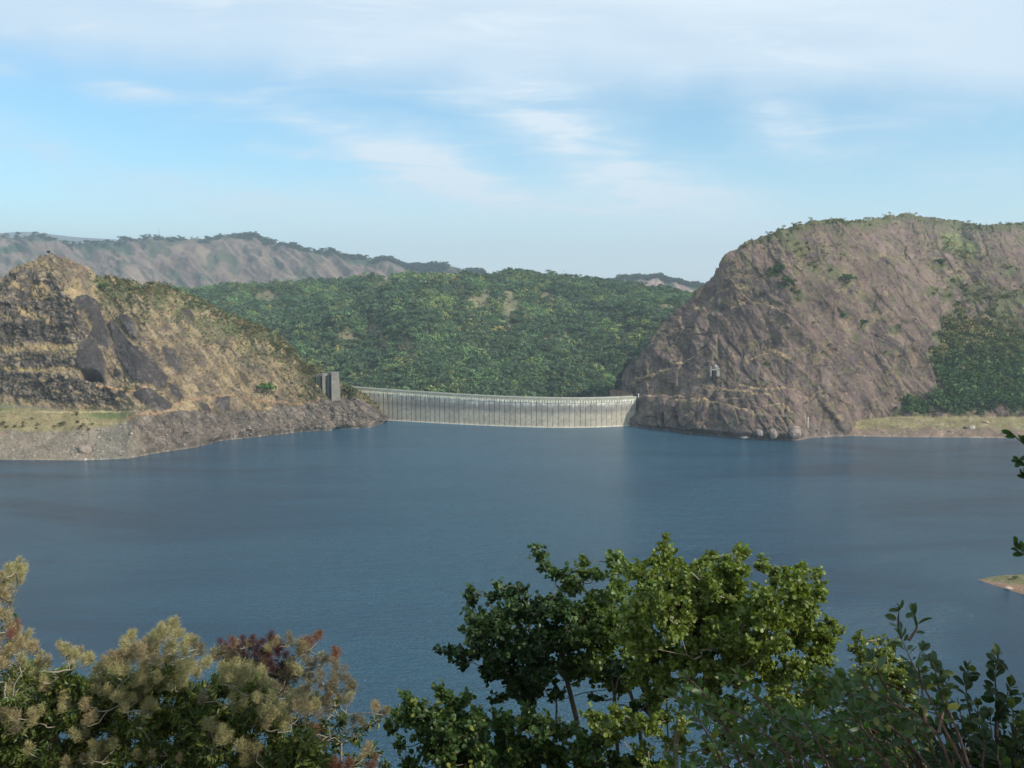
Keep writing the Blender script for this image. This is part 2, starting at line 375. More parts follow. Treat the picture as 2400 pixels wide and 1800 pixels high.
def L_disp(P, PX, PY, SS):
    wx, wy = warp(PX, PY, 4, 14)
    foot, scree = L_zone(PX, PY); left = 1 - ss(285, 345, wx); below = ss(-3, 3, PY - foot) * left
    rough = 1 - .8 * below
    d = 5.5 * fbm(P[..., 0] / 60, P[..., 1] / 60, P[..., 2] / 45, 3) * rough
    d += rough * 4.2 * (rockstrata(P) - .5) + rough * 2.4 * fbm(P[..., 0] / 6, P[..., 1] / 6, P[..., 2] / 5, 4) + .25 * fbm(P[..., 0] / 1.6, P[..., 1] / 1.6, P[..., 2] / 1.5, 2)
    crag = np.clip(sum(poly(wx, wy, p, 5) for p in L_crag), 0, 1)
    sl0 = np.clip(sum(poly(wx, wy, p, 4) for p in L_slabs), 0, 1); w2, e2 = worley(wx / 13, wy / 17, 5); w3, e3 = worley(wx / 5.5, wy / 6.5, 8)
    blk = 4.2 * (w2 - .5) + 1.4 * (w3 - .5) - 1.6 * ss(.16, .0, e2) - .8 * ss(.15, 0, e3); low_ = ss(-3, 5, wy - L_low(PX)) * (1 - left)
    w4, e4 = worley((PX * .55 + PY * .83) / 22, (PX * .83 - PY * .55) / 8, 15); d += (1 - sl0) * (1 - crag) * rough * (2.4 * (w4 - .5) - 1.1 * ss(.12, 0, e4))
    d += blk * np.clip(crag + .42 * (1 - crag) * rough * ss(-.1, .35, fbm(PX / 26, PY / 20, 71, 3)) + .45 * low_, 0, 1)
    d += crag * 5. * (ridged(P[..., 0] / 13, P[..., 1] / 20, P[..., 2] / 22, 4) - .5)
    sl = np.clip(sum(poly(wx, wy, p, 4) for p in L_slabs), 0, 1)
    w1, e1 = worley((PX * .55 + PY * .83) / 40, (PX * .83 - PY * .55) / 17, 3)
    sm = 1.0 + .9 * (w1 - .5) - .6 * ss(.10, .0, e1) + 3.2 * fbm(P[..., 0] / 50, P[..., 1] / 50, P[..., 2] / 40, 2) + 3.6 + .22 * fbm(P[..., 0] / 4, P[..., 1] / 4, P[..., 2] / 4, 3)
    d = d * (1 - sl) + sl * sm
    cv = poly(PX, PY, L_cave, 2.5); d = d - cv * 32
    # oblique folds on the right-hand slope, running down to the right
    al = (PX * .55 + PY * .83); ac = (PX * .83 - PY * .55)
    d += (1 - sl) * (1 - left) * 2.2 * fbm(ac / 20, al / 110, 4, 3)
    low = ss(-3, 5, wy - L_low(PX)) * (1 - left)
    d += low * (2.2 + 2.4 * (ridged(ac / 26, al / 60, 2, 3) - .5))
    return d
def L_color(P, PX, PY, SS):
    wx, wy = warp(PX, PY, 5, 14); n1 = fbm(PX / 22, PY / 16, 3, 4); n2 = fbm(PX / 5, PY / 4, 9, 3); n3 = fbm(PX / 60, PY / 50, 5, 3)
    al = (PX * .55 + PY * .83); ac = (PX * .83 - PY * .55); st = fbm(ac / 7, al / 34, 2, 4)
    straw = np.array([.262, .200, .118]); pink = np.array([.200, .140, .105]); rock = np.array([.115, .092, .076]); dark = np.array([.046, .038, .034]); green = np.array([.085, .105, .04])
    c = lerp(np.broadcast_to(straw, P.shape), pink, ss(-.25, .35, n1 + .6 * st))
    c = lerp(c, rock, ss(.02, .34, st * .8 + n2 * .45 + .15 * n1 + .1 * ss(300, 500, PX)) * .85)
    w2, e2 = worley((PX * .55 + PY * .83) / 22, (PX * .83 - PY * .55) / 8, 15); c = c * (.82 + .36 * w2)[..., None]; c = lerp(c, dark, ss(.1, 0, e2) * ss(-.1, .35, n1 + .3 * st) * .6)
    up = ss(130, 20, (PY - np.interp(PX, *zip(*L_ridge)))) * ss(190, 240, PX)
    c = lerp(c, green, np.clip(ss(-.15, .25, n2 * .7 + n1 * .6 + .25 * up - .12) * (.3 + .6 * up), 0, 1))
    crag = np.clip(sum(poly(wx, wy, p, 4) for p in L_crag), 0, 1)
    cr = lerp(np.broadcast_to(np.array([.100, .083, .069]), P.shape), np.array([.22, .18, .135]), ss(.1, .5, n2 + .5 * fbm(PX / 9, PY / 22, 1, 3)))
    cr = lerp(cr, dark, ss(-.05, .45, fbm(PX / 16, PY / 24, 8, 3)))
    cr = lerp(cr, straw * .8, ss(.28, .5, fbm(PX / 13, PY / 8, 15, 3)))
    w2, e2 = worley(wx / 13 * 1., wy / 17, 5); cr = cr * (.85 + .36 * w2)[..., None]; cr = lerp(cr, np.array([.035, .030, .027]), ss(.08, .0, e2) * .5)
    c = lerp(c, cr, crag * .95)
    for p in L_grass: c = lerp(c, np.array([.29, .215, .115]), poly(wx, wy, p, 3))
    led = np.zeros(PX.shape)
    for y0, w in ((813, 8), (865, 8)): led = np.maximum(led, blob(wx, wy, 90, y0, 140, w) * (1 - ss(185, 200, wx)))
    c = lerp(c, np.array([.33, .25, .115]), ss(.3, .8, led) * ss(-.5, .2, n2))
    sl = np.clip(sum(poly(wx + 1.6 * fbm(PX / 4, PY / 4, 2, 2), wy, p, 3) for p in L_slabs), 0, 1)
    c = lerp(c, lerp(np.broadcast_to(np.array([.050, .042, .039]), P.shape), np.array([.110, .092, .080]), ss(.1, .7, n2 * .6 + st * .8 + .4 * n1)), sl)
    # washed rock above the water
    left = 1 - ss(285, 345, wx); low = ss(-2, 4, wy - L_low(PX)) * (1 - left)
    wr = lerp(np.broadcast_to(np.array([.118, .098, .080]), P.shape), np.array([.215, .172, .135]), ss(.0, .6, fbm(ac / 5, al / 16, 6, 4) + .5 * n2))
    wr = lerp(wr, dark * 1.2, ss(.05, .5, fbm(ac / 12, al / 50, 11, 3)) * ss(30, 8, wy - L_low(PX)))
    c = lerp(c, wr, low)
    # grass bench and scree on the left
    foot, scree = L_zone(PX, PY); b = ss(-2, 2, PY - foot) * left
    gr = lerp(np.broadcast_to(np.array([.27, .222, .115]), P.shape), np.array([.20, .17, .085]), ss(-.3, .4, n1 + n2 * .4))
    gr = lerp(gr, np.array([.115, .145, .055]), np.clip(blob(wx, wy, 258, 973, 52, 9) * 1.5 + .9 * blob(wx, wy, 0, 955, 40, 10), 0, 1))
    gr = lerp(gr, np.array([.47, .38, .22]), ss(2.2, .6, np.abs(wy - 967 - .000 * PX)) * ss(60, 130, PX) * .8)
    gr = lerp(gr, np.array([.16, .15, .12]), ss(3.5, 1, np.abs(PY - (953 + .04 * PX))) * ss(210, 120, PX) * .7)
    sc = lerp(np.broadcast_to(np.array([.20, .165, .12]), P.shape), np.array([.27, .195, .135]), ss(-.1, .5, fbm(PX / 40, PY / 18, 1, 3)))
    sc = lerp(sc, np.array([.165, .150, .118]), ss(170, 260, PX) * .8)
    sc = lerp(sc, np.array([.34, .31, .26]), ss(.42, .62, fbm(PX / 3.2, PY / 2.4, 4, 2)))
    sc = lerp(sc, np.array([.10, .09, .07]), ss(.40, .65, fbm(PX / 4, PY / 3, 14, 2)))
    gr = lerp(gr, sc, ss(-3, 5, PY - scree)); c = lerp(c, gr, b)
    # laterite path
    d, _ = seg_dist(wx * .3 + PX * .7, wy * .3 + PY * .7, LZ([(640, 960), (820, 990), (960, 970)])); c = lerp(c, np.array([.40, .25, .14]), ss(4, 1.5, d))
    d, _ = seg_dist(wx * .3 + PX * .7, wy * .3 + PY * .7, LZ([(830, 1170), (930, 1150), (1010, 1145), (1100, 1120), (1130, 1080), (1190, 1052), (1340, 1030), (1480, 1020), (1900, 1080), (2060, 1050)])); c = lerp(c, np.array([.33, .20, .125]), ss(3.5, 1.2, d) * .7)
    c = lerp(c, np.array([.010, .009, .009]), poly(PX, PY, L_cave, 2))  # shade inside the cave painted in as near-black rock colour
    ln = PY - np.interp(PX, *zip(*L_shore))       # pale tide line
    c = lerp(c, np.array([.30, .255, .205]), ss(-3.5, -1.5, ln) * .5 * ss(-.1, .3, n2))
    return c * (1 + .16 * n2)[..., None]
TL = terrain('rocky_hill', -400, 909, 800, L_shore, L_ridge, 330, L_slope, L_color, L_disp, M['rock'], jag=3.)

# --- the granite dome right of the dam
RZ = lambda pts: Z3(2.212, (1400, 480), pts)
R_ridge = [(1425, 960), (1440, 920), (1450, 895), (1454, 880), (1468, 855), (1495, 815), (1536, 778), (1581, 733), (1626, 692), (1653, 674), (1676, 647), (1689, 629), (1707, 602), (1735, 584), (1771, 563), (1807, 549), (1834, 536), (1870, 528), (1933, 515), (2033, 513), (2092, 504), (2178, 508), (2236, 517), (2286, 526), (2349, 524), (2400, 521), (2550, 525), (2800, 580)]
R_shore = [(1425, 997), (1479, 1000), (1558, 1007), (1617, 1016), (1716, 1025), (1744, 1029), (1852, 1032), (1870, 1032), (1897, 1027), (1988, 1022), (2078, 1024), (2400, 1027), (2800, 1036)]
R_steps = [RZ(p) for p in ([(1120, 370), (1250, 450), (1300, 520), (1360, 640), (1385, 700)], [(1390, 720), (1500, 830), (1550, 900), (1600, 1000)], [(1470, 330), (1520, 420), (1600, 560), (1690, 700)],
    [(1590, 670), (1700, 800), (1740, 900), (1770, 1000)], [(1900, 460), (1980, 530), (2050, 620)], [(1030, 640), (1150, 760), (1230, 900), (1290, 1020), (1330, 1110)], [(1620, 560), (1690, 640), (1700, 700)],
    [(2080, 220), (2160, 320), (2230, 420)], [(1880, 260), (2000, 370), (2080, 450)], [(690, 400), (760, 480), (800, 520)], [(940, 560), (1010, 600), (1100, 720)], [(1290, 150), (1400, 280), (1500, 420)], [(1700, 140), (1820, 330)])]
R_ledges = [(RZ(p), w) for p, w in (([(530, 935), (700, 965), (900, 990)], 4.), ([(740, 940), (880, 955), (1030, 955)], 3.5), ([(230, 993), (400, 1000), (520, 1020), (700, 1060), (810, 1095)], 4.), ([(640, 1010), (760, 1010)], 2.5),
    ([(390, 1030), (520, 1045), (600, 1030)], 5.), ([(880, 1045), (960, 1040), (1000, 1080)], 4.), ([(700, 540), (800, 510), (940, 560)], 3.), ([(800, 790), (900, 745), (1000, 790)], 6.), ([(480, 560), (640, 450), (760, 440)], 2.5), ([(250, 730), (330, 650), (480, 640)], 2.5), ([(200, 900), (420, 830), (560, 740)], 2.5))]
R_forest = RZ([(1562, 1092), (1580, 1025), (1660, 985), (1760, 1000), (1745, 900), (1700, 790), (1745, 680), (1790, 590), (1900, 520), (2000, 570), (2060, 630), (2250, 640), (3200, 600), (3200, 1098), (1562, 1098)])
R_block = RZ([(170, 1180), (215, 1010), (240, 990), (400, 998), (520, 1015), (700, 1055), (820, 1095), (1000, 1100), (1050, 1230), (700, 1240)])
R_notch = RZ([(353, 1165), (347, 1120), (362, 1080), (372, 1100), (366, 1165)]), RZ([(405, 1075), (418, 1060), (440, 1130), (470, 1170), (455, 1168), (425, 1135), (410, 1110)])
def R_veg(PX, PY):
    wx, wy = warp(PX, PY, 16, 34)
    f = poly(*warp(wx, wy, 14, 18), R_forest, 48); f = ss(.25, .85, f + .75 * fbm(PX / 30, PY / 22, 44, 3))
    top = ss(26, 8, PY - np.interp(PX, *zip(*R_ridge))) * ss(1700, 1790, PX) * .7
    for x, y, r in ((2060, 560, 70), (1960, 480, 60), (2150, 330, 40), (2130, 600, 70), (960, 430, 26), (1210, 345, 46), (900, 365, 34), (1040, 480, 38), (1770, 320, 24), (1290, 410, 30), (1860, 400, 45), (1920, 450, 45), (1000, 190, 60), (1060, 230, 50), (1370, 630, 22), (1270, 578, 14), (1560, 860, 22), (1480, 780, 25), (1820, 200, 45), (1400, 90, 60), (1900, 250, 55), (1110, 320, 40), (1800, 470, 50), (1720, 450, 35), (2100, 500, 60), (1990, 430, 50), (930, 150, 50), (1530, 660, 30), (2180, 480, 60), (1330, 700, 20)):
        f = np.maximum(f, .95 * blob(wx, wy, 1400 + x / 2.212, 480 + y / 2.212, r / 2.212, r / 2.212 * .9))
    return np.maximum(f, top)
def beach_top(PX): return np.interp(PX, [1985, 2010, 2060, 2110, 2400, 2800], [1022, 985, 979, 976, 977, 975])
def R_slope(PX, PY, SS):
    wx, wy = warp(PX, PY)
    s = 1.75 + .35 * fbm(PX / 80, PY / 70, 12, 3) - .9 * ss(700, 540, PY)
    s = s - .6 * ss(1980, 2150, PX) * ss(900, 700, PY)
    fo = poly(wx, wy, R_forest, 10); s = s - (s - .95) * fo
    bch = ss(-3, 3, PY - beach_top(PX)) * ss(1985, 2020, PX); s = s - (s - .42) * bch
    blk = poly(wx * .5 + PX * .5, wy * .5 + PY * .5, R_block, 5); s = s + blk * 1.2
    for l, w in R_ledges:
        d, _ = seg_dist(wx * .4 + PX * .6, wy * .4 + PY * .6, l); s = s - (s - .38) * ss(w * 1.3, w * .3, d)
    return np.clip(s, .3, 4.5)
def R_uv(PX, PY):
    """runs along and across the sheets of granite: steeper towards the left"""
    a = np.interp(PX, [1450, 1650, 1800, 2000, 2400], [2.3, 1.45, 1.15, .98, .85])
    al = PX * np.cos(a) + PY * np.sin(a); ac = PX * np.sin(a) - PY * np.cos(a); return al, ac
def R_cells(PX, PY):
    """the dome peels in sheets: long cells running down its side, small blocky ones near its left edge"""
    wx, wy = warp(PX, PY, 16, 60); wx, wy = warp(wx, wy, 3, 12); left = 1 - ss(1600, 1760, PX)
    al, ac = wx * .54 + wy * .84, wx * .84 - wy * .54; bl, bc = -wx * .45 + wy * .9, wx * .9 + wy * .45
    A = worley(np.where(left > .5, bc / 34, ac / 30), np.where(left > .5, bl / 52, al / 120), 2); B = worley(ac / 12, al / 30, 9); return A, B
def R_disp(P, PX, PY, SS):
    a = np.array(1.0); al, ac = PX * .54 + PY * .84, PX * .84 - PY * .54
    left = 1 - ss(1560, 1720, PX); al2, ac2 = -PX * .62 + PY * .78, PX * .78 + PY * .62
    d = 9 * fbm(P[..., 0] / 95, P[..., 1] / 95, P[..., 2] / 70, 3)
    d += (1 - left) * 4.2 * (ridged(ac / 42, al / 190, 3, 3) - .5) + left * 6 * (ridged(ac2 / 40, al2 / 120, 5, 3) - .5)
    d += .7 * fbm(ac / 9, al / 50, 6, 4) * (1 - left * .6)
    (w1, e1), (w2, e2) = R_cells(PX, PY); k_ = .55 + .45 * left; d += 5.5 * k_ * (w1 - .5) * ss(0, .10, e1) + 1.5 * (w2 - .5) * ss(0, .1, e2) - 2.2 * k_ * ss(.07, 0, e1) * ss(-.35, .25, fbm(PX / 50, PY / 50, 13, 2)) - .5 * ss(.06, 0, e2)
    d += 1.7 * fbm(P[..., 0] / 9, P[..., 1] / 9, P[..., 2] / 7, 4) + .4 * fbm(P[..., 0] / 2.5, P[..., 1] / 2.5, P[..., 2] / 2, 2)
    crg = left + .6 * ss(900, 960, PY) * (1 - ss(1850, 1900, PX))
    d += np.clip(crg, 0, 1) * 3.2 * (ridged(P[..., 0] / 15, P[..., 1] / 18, P[..., 2] / 18, 4) - .5)
    wx, wy = warp(PX, PY, 4, 16)
    for l in R_steps:
        dd, sd = seg_dist(wx, wy, l); # left side of the sheet stands proud and breaks off sharply on its right
        near = np.exp(-dd / 26.) ; d += 4.5 * near * ss(1.6, -1.6, -sd) 
    blk = poly(wx * .5 + PX * .5, wy * .5 + PY * .5, R_block, 3); d += blk * 4.5
    for p in R_notch: d -= 9 * poly(PX, PY, p, 1.8)
    bch = ss(-3, 3, PY - beach_top(PX)) * ss(1985, 2020, PX); d *= 1 - .9 * bch
    return d
def R_color(P, PX, PY, SS):
    wx, wy = warp(PX, PY, 5, 14); n1 = fbm(PX / 40, PY / 34, 31, 4); n2 = fbm(PX / 5, PY / 4, 39, 3)
    al, ac = PX * .54 + PY * .84, PX * .84 - PY * .54; st = fbm(ac / 7, al / 46, 22, 4); st2 = fbm(ac / 22, al / 90, 25, 3)
    rock = np.array([.168, .118, .098]); purple = np.array([.100, .074, .069]); och = np.array([.245, .175, .10]); green = np.array([.06, .08, .035])
    c = lerp(np.broadcast_to(rock, P.shape), purple, ss(-.15, .3, st2 + .5 * n1))
    c = lerp(c, np.array([.195, .142, .105]), ss(.16, .6, st + .4 * n2) * .55)
    c = lerp(c, och, ss(.12, .45, n1 * .5 + n2 * .5 + .5 * fbm(PX / 14, PY / 10, 51, 3)) * .75)
    c = lerp(c, np.array([.070, .054, .048]), ss(.25, .6, -st + .3 * n2) * .5)
    (w1, e1), (w2, e2) = R_cells(PX, PY); c = c * (.80 + .26 * w1 + .14 * w2)[..., None]
    c = lerp(c, np.array([.040, .031, .028]), np.clip(ss(.055, .0, e1) * ss(-.1, .35, fbm(PX / 50, PY / 50, 13, 2)) * .7 + ss(.05, .0, e2) * .35, 0, 1))
    wat = ss(.1, .5, fbm(wx / 5, wy / 120, 93, 3)) * ss(760, 860, PY) * (1 - ss(1900, 1990, PX)); c = lerp(c, np.array([.055, .045, .041]), wat * .8)
    wat = ss(.2, .5, fbm(wx / 4, wy / 90, 97, 3)) * ss(800, 900, PY) * (1 - ss(1930, 1990, PX)); c = lerp(c, np.array([.23, .185, .15]), wat * .5)
    v = R_veg(PX, PY); sc = ss(.05, .5, n2 * .5 + fbm(PX / 12, PY / 9, 57, 3) + .2 * ss(800, 550, PY)) * .55
    c = lerp(c, np.array([.135, .125, .062]), sc)
    c = lerp(c, np.array([.10, .10, .05]), ss(.2, .6, v))
    for x, y, r in ((1850, 170, 60), (1930, 220, 50)): c = lerp(c, np.array([.17, .19, .07]), blob(wx, wy, 1400 + x / 2.212, 480 + y / 2.212, r / 2.212, r / 3.2))
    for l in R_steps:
        dd, sd = seg_dist(wx, wy, l); c = lerp(c, np.array([.045, .036, .033]), ss(11, 2, dd) * ss(0, 3, -sd) * .7); c = lerp(c, np.array([.27, .205, .15]), ss(2.2, .5, dd) * .65 * ss(-.3, .2, n2 + .1))  # pale rim paints the sunlit step edge; dark crack beside it
    for l, w in R_ledges:
        d, _ = seg_dist(wx * .4 + PX * .6, wy * .4 + PY * .6, l); c = lerp(c, np.array([.33, .235, .125]), ss(w, w * .3, d) * ss(-.45, .1, n2))
    foot = ss(8, 22, PY - (np.interp(PX, [1460, 1560, 1650, 1760, 1850, 1990], [960, 975, 985, 990, 985, 975]))) * (1 - ss(1975, 1995, wx))
    c = lerp(c, lerp(np.broadcast_to(np.array([.125, .100, .085]), P.shape), np.array([.225, .175, .14]), ss(0, .5, fbm(PX / 7, PY / 14, 61, 3))), foot * .85)
    b = ss(-2, 2, PY - beach_top(PX)) * ss(1988, 1998, PX)
    bc = lerp(np.broadcast_to(np.array([.215, .185, .09]), P.shape), np.array([.19, .135, .10]), ss(0, 10, PY - 1000 + 12 * fbm(PX / 16, PY / 8, 71, 3)))
    bc = lerp(bc, np.array([.36, .26, .18]), ss(.2, .6, fbm(PX / 12, PY / 6, 73, 3)) * .7); bc = lerp(bc, np.array([.11, .10, .08]), ss(.38, .6, fbm(PX / 5, PY / 3, 77, 2)))
    c = lerp(c, bc, b)
    ln = PY - np.interp(PX, *zip(*R_shore)); c = lerp(c, np.array([.30, .25, .205]), ss(-4, -1.5, ln) * .5 * ss(-.3, .2, n2))
    return c * (1 + .16 * n2)[..., None]
def R_Y0(px): return waterY(np.interp(px, *zip(*R_shore))) + np.where(px < 1479, (1479 - px) * 3.2, 0)
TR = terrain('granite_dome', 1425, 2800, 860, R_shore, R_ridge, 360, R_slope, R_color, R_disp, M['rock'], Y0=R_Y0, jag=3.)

# --- the wooded hill behind the dam
F_ridge = [(200, 720), (380, 688), (434, 688), (470, 682), (520, 676), (600, 668), (690, 664), (735, 660), (800, 658), (880, 653), (960, 648), (1050, 653), (1130, 650), (1180, 646), (1215, 640), (1260, 645), (1330, 655), (1400, 661), (1440, 668), (1500, 676), (1560, 684), (1620, 692), (1700, 700), (1800, 705)]
F_shore = [(200, 985), (1800, 985)]
def F_disp(P, PX, PY, SS): return (30 * fbm(P[..., 0] / 260, P[..., 1] / 330, 3, 3) + 55 * (ridged(P[..., 0] / 190 + .3 * P[..., 1] / 190, P[..., 1] / 700, 3, 3) - .55)) * np.sin(pi * np.clip(SS, 0, 1)) ** .8 + 8 * fbm(P[..., 0] / 50, P[..., 1] / 60, 5, 3)
def F_color(P, PX, PY, SS):
    n = fbm(PX / 30, PY / 18, 4, 4); c = lerp(np.broadcast_to(np.array([.075, .082, .04]), P.shape), np.array([.17, .155, .085]), np.maximum(ss(.35, .55, n), F_bare(PX, PY))); return c
def F_bare(PX, PY):
    b = np.zeros(PX.shape)
    wx, wy = warp(PX, PY, 26, 22)
    for x, y, rx, ry in ((1125, 707, 24, 11), (1195, 748, 13, 30), (1290, 814, 22, 10), (960, 830, 15, 18), (900, 812, 16, 20), (870, 870, 20, 9), (880, 785, 26, 10), (1345, 865, 16, 14), (1365, 833, 10, 12), (1290, 700, 22, 12), (620, 688, 24, 10), (1560, 735, 26, 9), (905, 670, 22, 9), (1395, 735, 12, 7), (1480, 790, 14, 8), (820, 800, 30, 8), (1190, 700, 12, 9)):
        b = np.maximum(b, blob(wx, wy, x, y, rx * 1.25, ry * 1.4))
    return ss(.25, .6, b)
TF = terrain('forest_hill', 200, 1800, 420, F_shore, F_ridge, 150, lambda PX, PY, SS: .30 + .10 * fbm(PX / 120, PY / 60, 8, 3) + .12 * ss(.5, 0., SS), F_color, F_disp, M['far'], Y0=lambda px: 1230 + 0 * px + 60 * fbm(px / 200, 4, 0, 2), back=((60, -8), (300, -60), (900, -400)), soft=.6)

# --- far ranges
G_ridge = [(-500, 590), (-100, 572), (0, 563), (60, 560), (90, 560), (130, 569), (200, 570), (260, 571), (300, 563), (345, 556), (400, 559), (440, 562), (500, 567), (560, 562), (600, 562), (650, 578), (700, 588), (760, 594), (800, 600), (860, 612), (920, 618), (980, 622), (1040, 628), (1080, 636), (1110, 648), (1160, 670), (1220, 700)]
def G_disp(P, PX, PY, SS):
    al, ac = PX * .62 + PY * 1.5, PX * .84 - PY * .9
    return 105 * (ridged(ac / 80, al / 260, 3, 3) - .55) * ss(0, .3, SS) * (1 - .6 * ss(.8, 1, SS)) + 45 * (ridged(ac / 24, al / 90, 6, 3) - .5) + 6 * fbm(PX / 8, PY / 6, 3, 3)
def G_color(P, PX, PY, SS):
    al, ac = PX * .62 + PY * 1.5, PX * .84 - PY * .9
    n = fbm(ac / 22, al / 80, 2, 4); n2 = fbm(PX / 10, PY / 6, 5, 3); rg = np.interp(PX, *zip(*G_ridge)); wx, wy = warp(PX, PY, 12, 30)
    c = lerp(np.broadcast_to(np.array([.15, .112, .09]), P.shape), np.array([.21, .158, .115]), ss(-.2, .4, n))
    g = ss(14, 4, PY - rg + 8 * n2) * (.6 + .4 * ss(560, 640, PX)) + ss(22, 8, PY - rg + 8 * n2) * ss(700, 800, PX)
    g = np.maximum(g, np.clip(poly(wx, wy, [(190, 572), (300, 568), (318, 596), (250, 594), (200, 588)], 4) + poly(wx, wy, [(-60, 592), (50, 588), (90, 610), (0, 606)], 3) + poly(wx, wy, [(20, 560), (100, 560), (130, 580), (60, 575)], 3), 0, 1))
    g = np.maximum(g, ss(.1, .4, fbm(PX / 26, PY / 18, 9, 3) + .3 * n) * .75)
    return lerp(c, np.array([.05, .075, .04]), np.clip(g, 0, 1)) * (1 + .1 * n2)[..., None]
TG = terrain('far_hills', -500, 1220, 520, [(-500, 720), (1220, 720)], G_ridge, 120, lambda PX, PY, SS: .42 + .1 * fbm(PX / 90, PY / 40, 2, 2), G_color, G_disp, M['far'], Y0=lambda px: 3900 + 0 * px, back=((150, -10), (600, -120), (1800, -600)), soft=.6, jag=1.5)
K_ridge = [(1380, 690), (1430, 655), (1455, 650), (1500, 646), (1530, 648), (1560, 653), (1600, 660), (1640, 668), (1700, 680), (1800, 700)]
def K_color(P, PX, PY, SS):
    wx, wy = warp(PX, PY, 5, 14); n2 = fbm(PX / 8, PY / 5, 5, 3)
    b = np.clip(poly(wx, wy, [(1478, 664), (1500, 650), (1530, 652), (1560, 666), (1572, 680), (1530, 680)], 3) + poly(wx, wy, [(1575, 662), (1600, 668), (1635, 688), (1600, 690)], 3), 0, 1)
    return lerp(np.broadcast_to(np.array([.055, .08, .045]), P.shape), np.array([.26, .19, .165]), b) * (1 + .2 * n2)[..., None]
TK = terrain('far_ridge', 1380, 1800, 160, [(1380, 715), (1800, 715)], K_ridge, 60, lambda PX, PY, SS: .4 + 0 * PX, K_color, lambda P, PX, PY, SS: 16 * fbm(PX / 20, PY / 18, 3, 4), M['far'], Y0=lambda px: 3400 + 0 * px, back=((100, -10), (600, -120), (1500, -500)), soft=.6, jag=2.)
TD = terrain('distant_hills', -700, 420, 120, [(-700, 640), (420, 640)], [(-700, 560), (-100, 552), (20, 545), (60, 543), (110, 548), (180, 556), (300, 563), (420, 575)], 20, lambda PX, PY, SS: .35 + 0 * PX, lambda P, PX, PY, SS: np.full(P.shape, .09), lambda P, PX, PY, SS: 0 * PX, M['far'], Y0=lambda px: 9500 + 0 * px, back=((300, -30), (1500, -900)), soft=.5)

# --- the spit of land on the right
TS = terrain('shore_spit', 2292, 2900, 260, [(2292, 1358.6), (2330, 1372), (2400, 1394), (2600, 1440), (2900, 1500)], [(2292, 1358), (2310, 1355), (2340, 1351), (2400, 1347), (2600, 1330), (2900, 1310)], 60,
    lambda PX, PY, SS: .16 + .35 * ss(.35, .0, SS) + 0 * PX,
    lambda P, PX, PY, SS: lerp(lerp(np.broadcast_to(np.array([.13, .125, .055]), P.shape), np.array([.25, .155, .10]), ss(.62, .35, SS + .25 * fbm(PX / 12, PY / 6, 2, 3))), np.array([.30, .24, .18]), ss(.3, .55, fbm(PX / 5, PY / 3, 5, 3)) * .6),
    lambda P, PX, PY, SS: .5 * fbm(P[..., 0] / 5, P[..., 1] / 5, 0, 4), M['soil'], back=((6, -1.5), (15, -6), (30, -12)), soft=.4)

# --- the slope the camera stands on
xs = np.linspace(-260, 260, 120); ys = np.linspace(-80, 230, 90); GX, GY = np.meshgrid(xs, ys)
def near_z(x, y): return 148.35 - .82 * np.maximum(y, 0) - .3 * np.minimum(y, 0) * -1 * 0 + np.where(y < 0, -.15 * y, 0) + 1.6 * fbm(x / 14, y / 14, 2, 4) * ss(1.5, 10, np.hypot(x, y))
GZ = near_z(GX, GY); c = lerp(np.broadcast_to(np.array([.13, .12, .06]), GX.shape + (3,)), np.array([.22, .16, .10]), ss(-.2, .4, fbm(GX / 5, GY / 5, 3, 3)))
tag(mesh_np('near_slope', np.stack([GX, GY, np.maximum(GZ, -16)], -1).reshape(-1, 3), grid_faces(90, 120), M['soil'], c.reshape(-1, 3), smooth=True), kind='structure')
# ------------------------------------------------------------------ air
hz = mesh_np('haze', [(-15000, -2500, -15), (15000, -2500, -15), (15000, 14000, -15), (-15000, 14000, -15), (-15000, -2500, 960), (15000, -2500, 960), (15000, 14000, 960), (-15000, 14000, 960)],
             np.array([[3, 2, 1, 0], [4, 5, 6, 7], [0, 1, 5, 4], [1, 2, 6, 5], [2, 3, 7, 6], [3, 0, 4, 7]]), None)
m = bpy.data.materials.new('haze'); m.use_nodes = True; q = NT(m.node_tree)
v = q.n('ShaderNodeVolumePrincipled', {'Color': (.74, .88, 1., 1), 'Density': 0.9e-4, 'Anisotropy': .2})
q.n('ShaderNodeOutputMaterial', {'Volume': v}); hz.data.materials.append(m); tag(hz, kind='stuff')

def on(T, px, py):
    """the point of a hill seen at px, py"""
    k = np.argmin((T['PX'] - px) ** 2 + (T['PY'] - py) ** 2); return T['P'].reshape(-1, 3)[k]

# ------------------------------------------------------------------ the dam
dk = np.array([(800, 979.8), (850, 982.3), (908, 986), (1000, 990.6), (1100, 996), (1213, 1000.8), (1326, 1002.8), (1416, 1001), (1500, 996.5)])
wp = np.polyfit(dk[:, 0] / 1000, dk[:, 1], 4)
ck = np.array([(817, 907), (902, 912.3), (980, 917.8), (1100, 925.5), (1190, 930), (1326, 932.7), (1394, 932.5), (1484, 929)])
cp = np.polyfit(ck[:, 0] / 1000, ck[:, 1], 4)
dpx = np.linspace(812, 1492, 400); dY = waterY(np.polyval(wp, dpx / 1000)) + 1.5
dX = (dpx - 1200) / F * dY * 1.0; DP = np.stack([at(dpx, np.polyval(wp, dpx / 1000), dY)[:, 0], dY], -1)
dS = np.r_[0, np.cumsum(np.linalg.norm(np.diff(DP, axis=0), axis=1))]
dZ = H + tslope(np.polyval(cp, dpx / 1000)) * dY; dZ = np.polyval(np.polyfit(dS, dZ, 2), dS)
dN = np.gradient(DP, axis=0); dN = np.stack([dN[:, 1], -dN[:, 0]], -1); dN /= np.linalg.norm(dN, axis=1, keepdims=True)
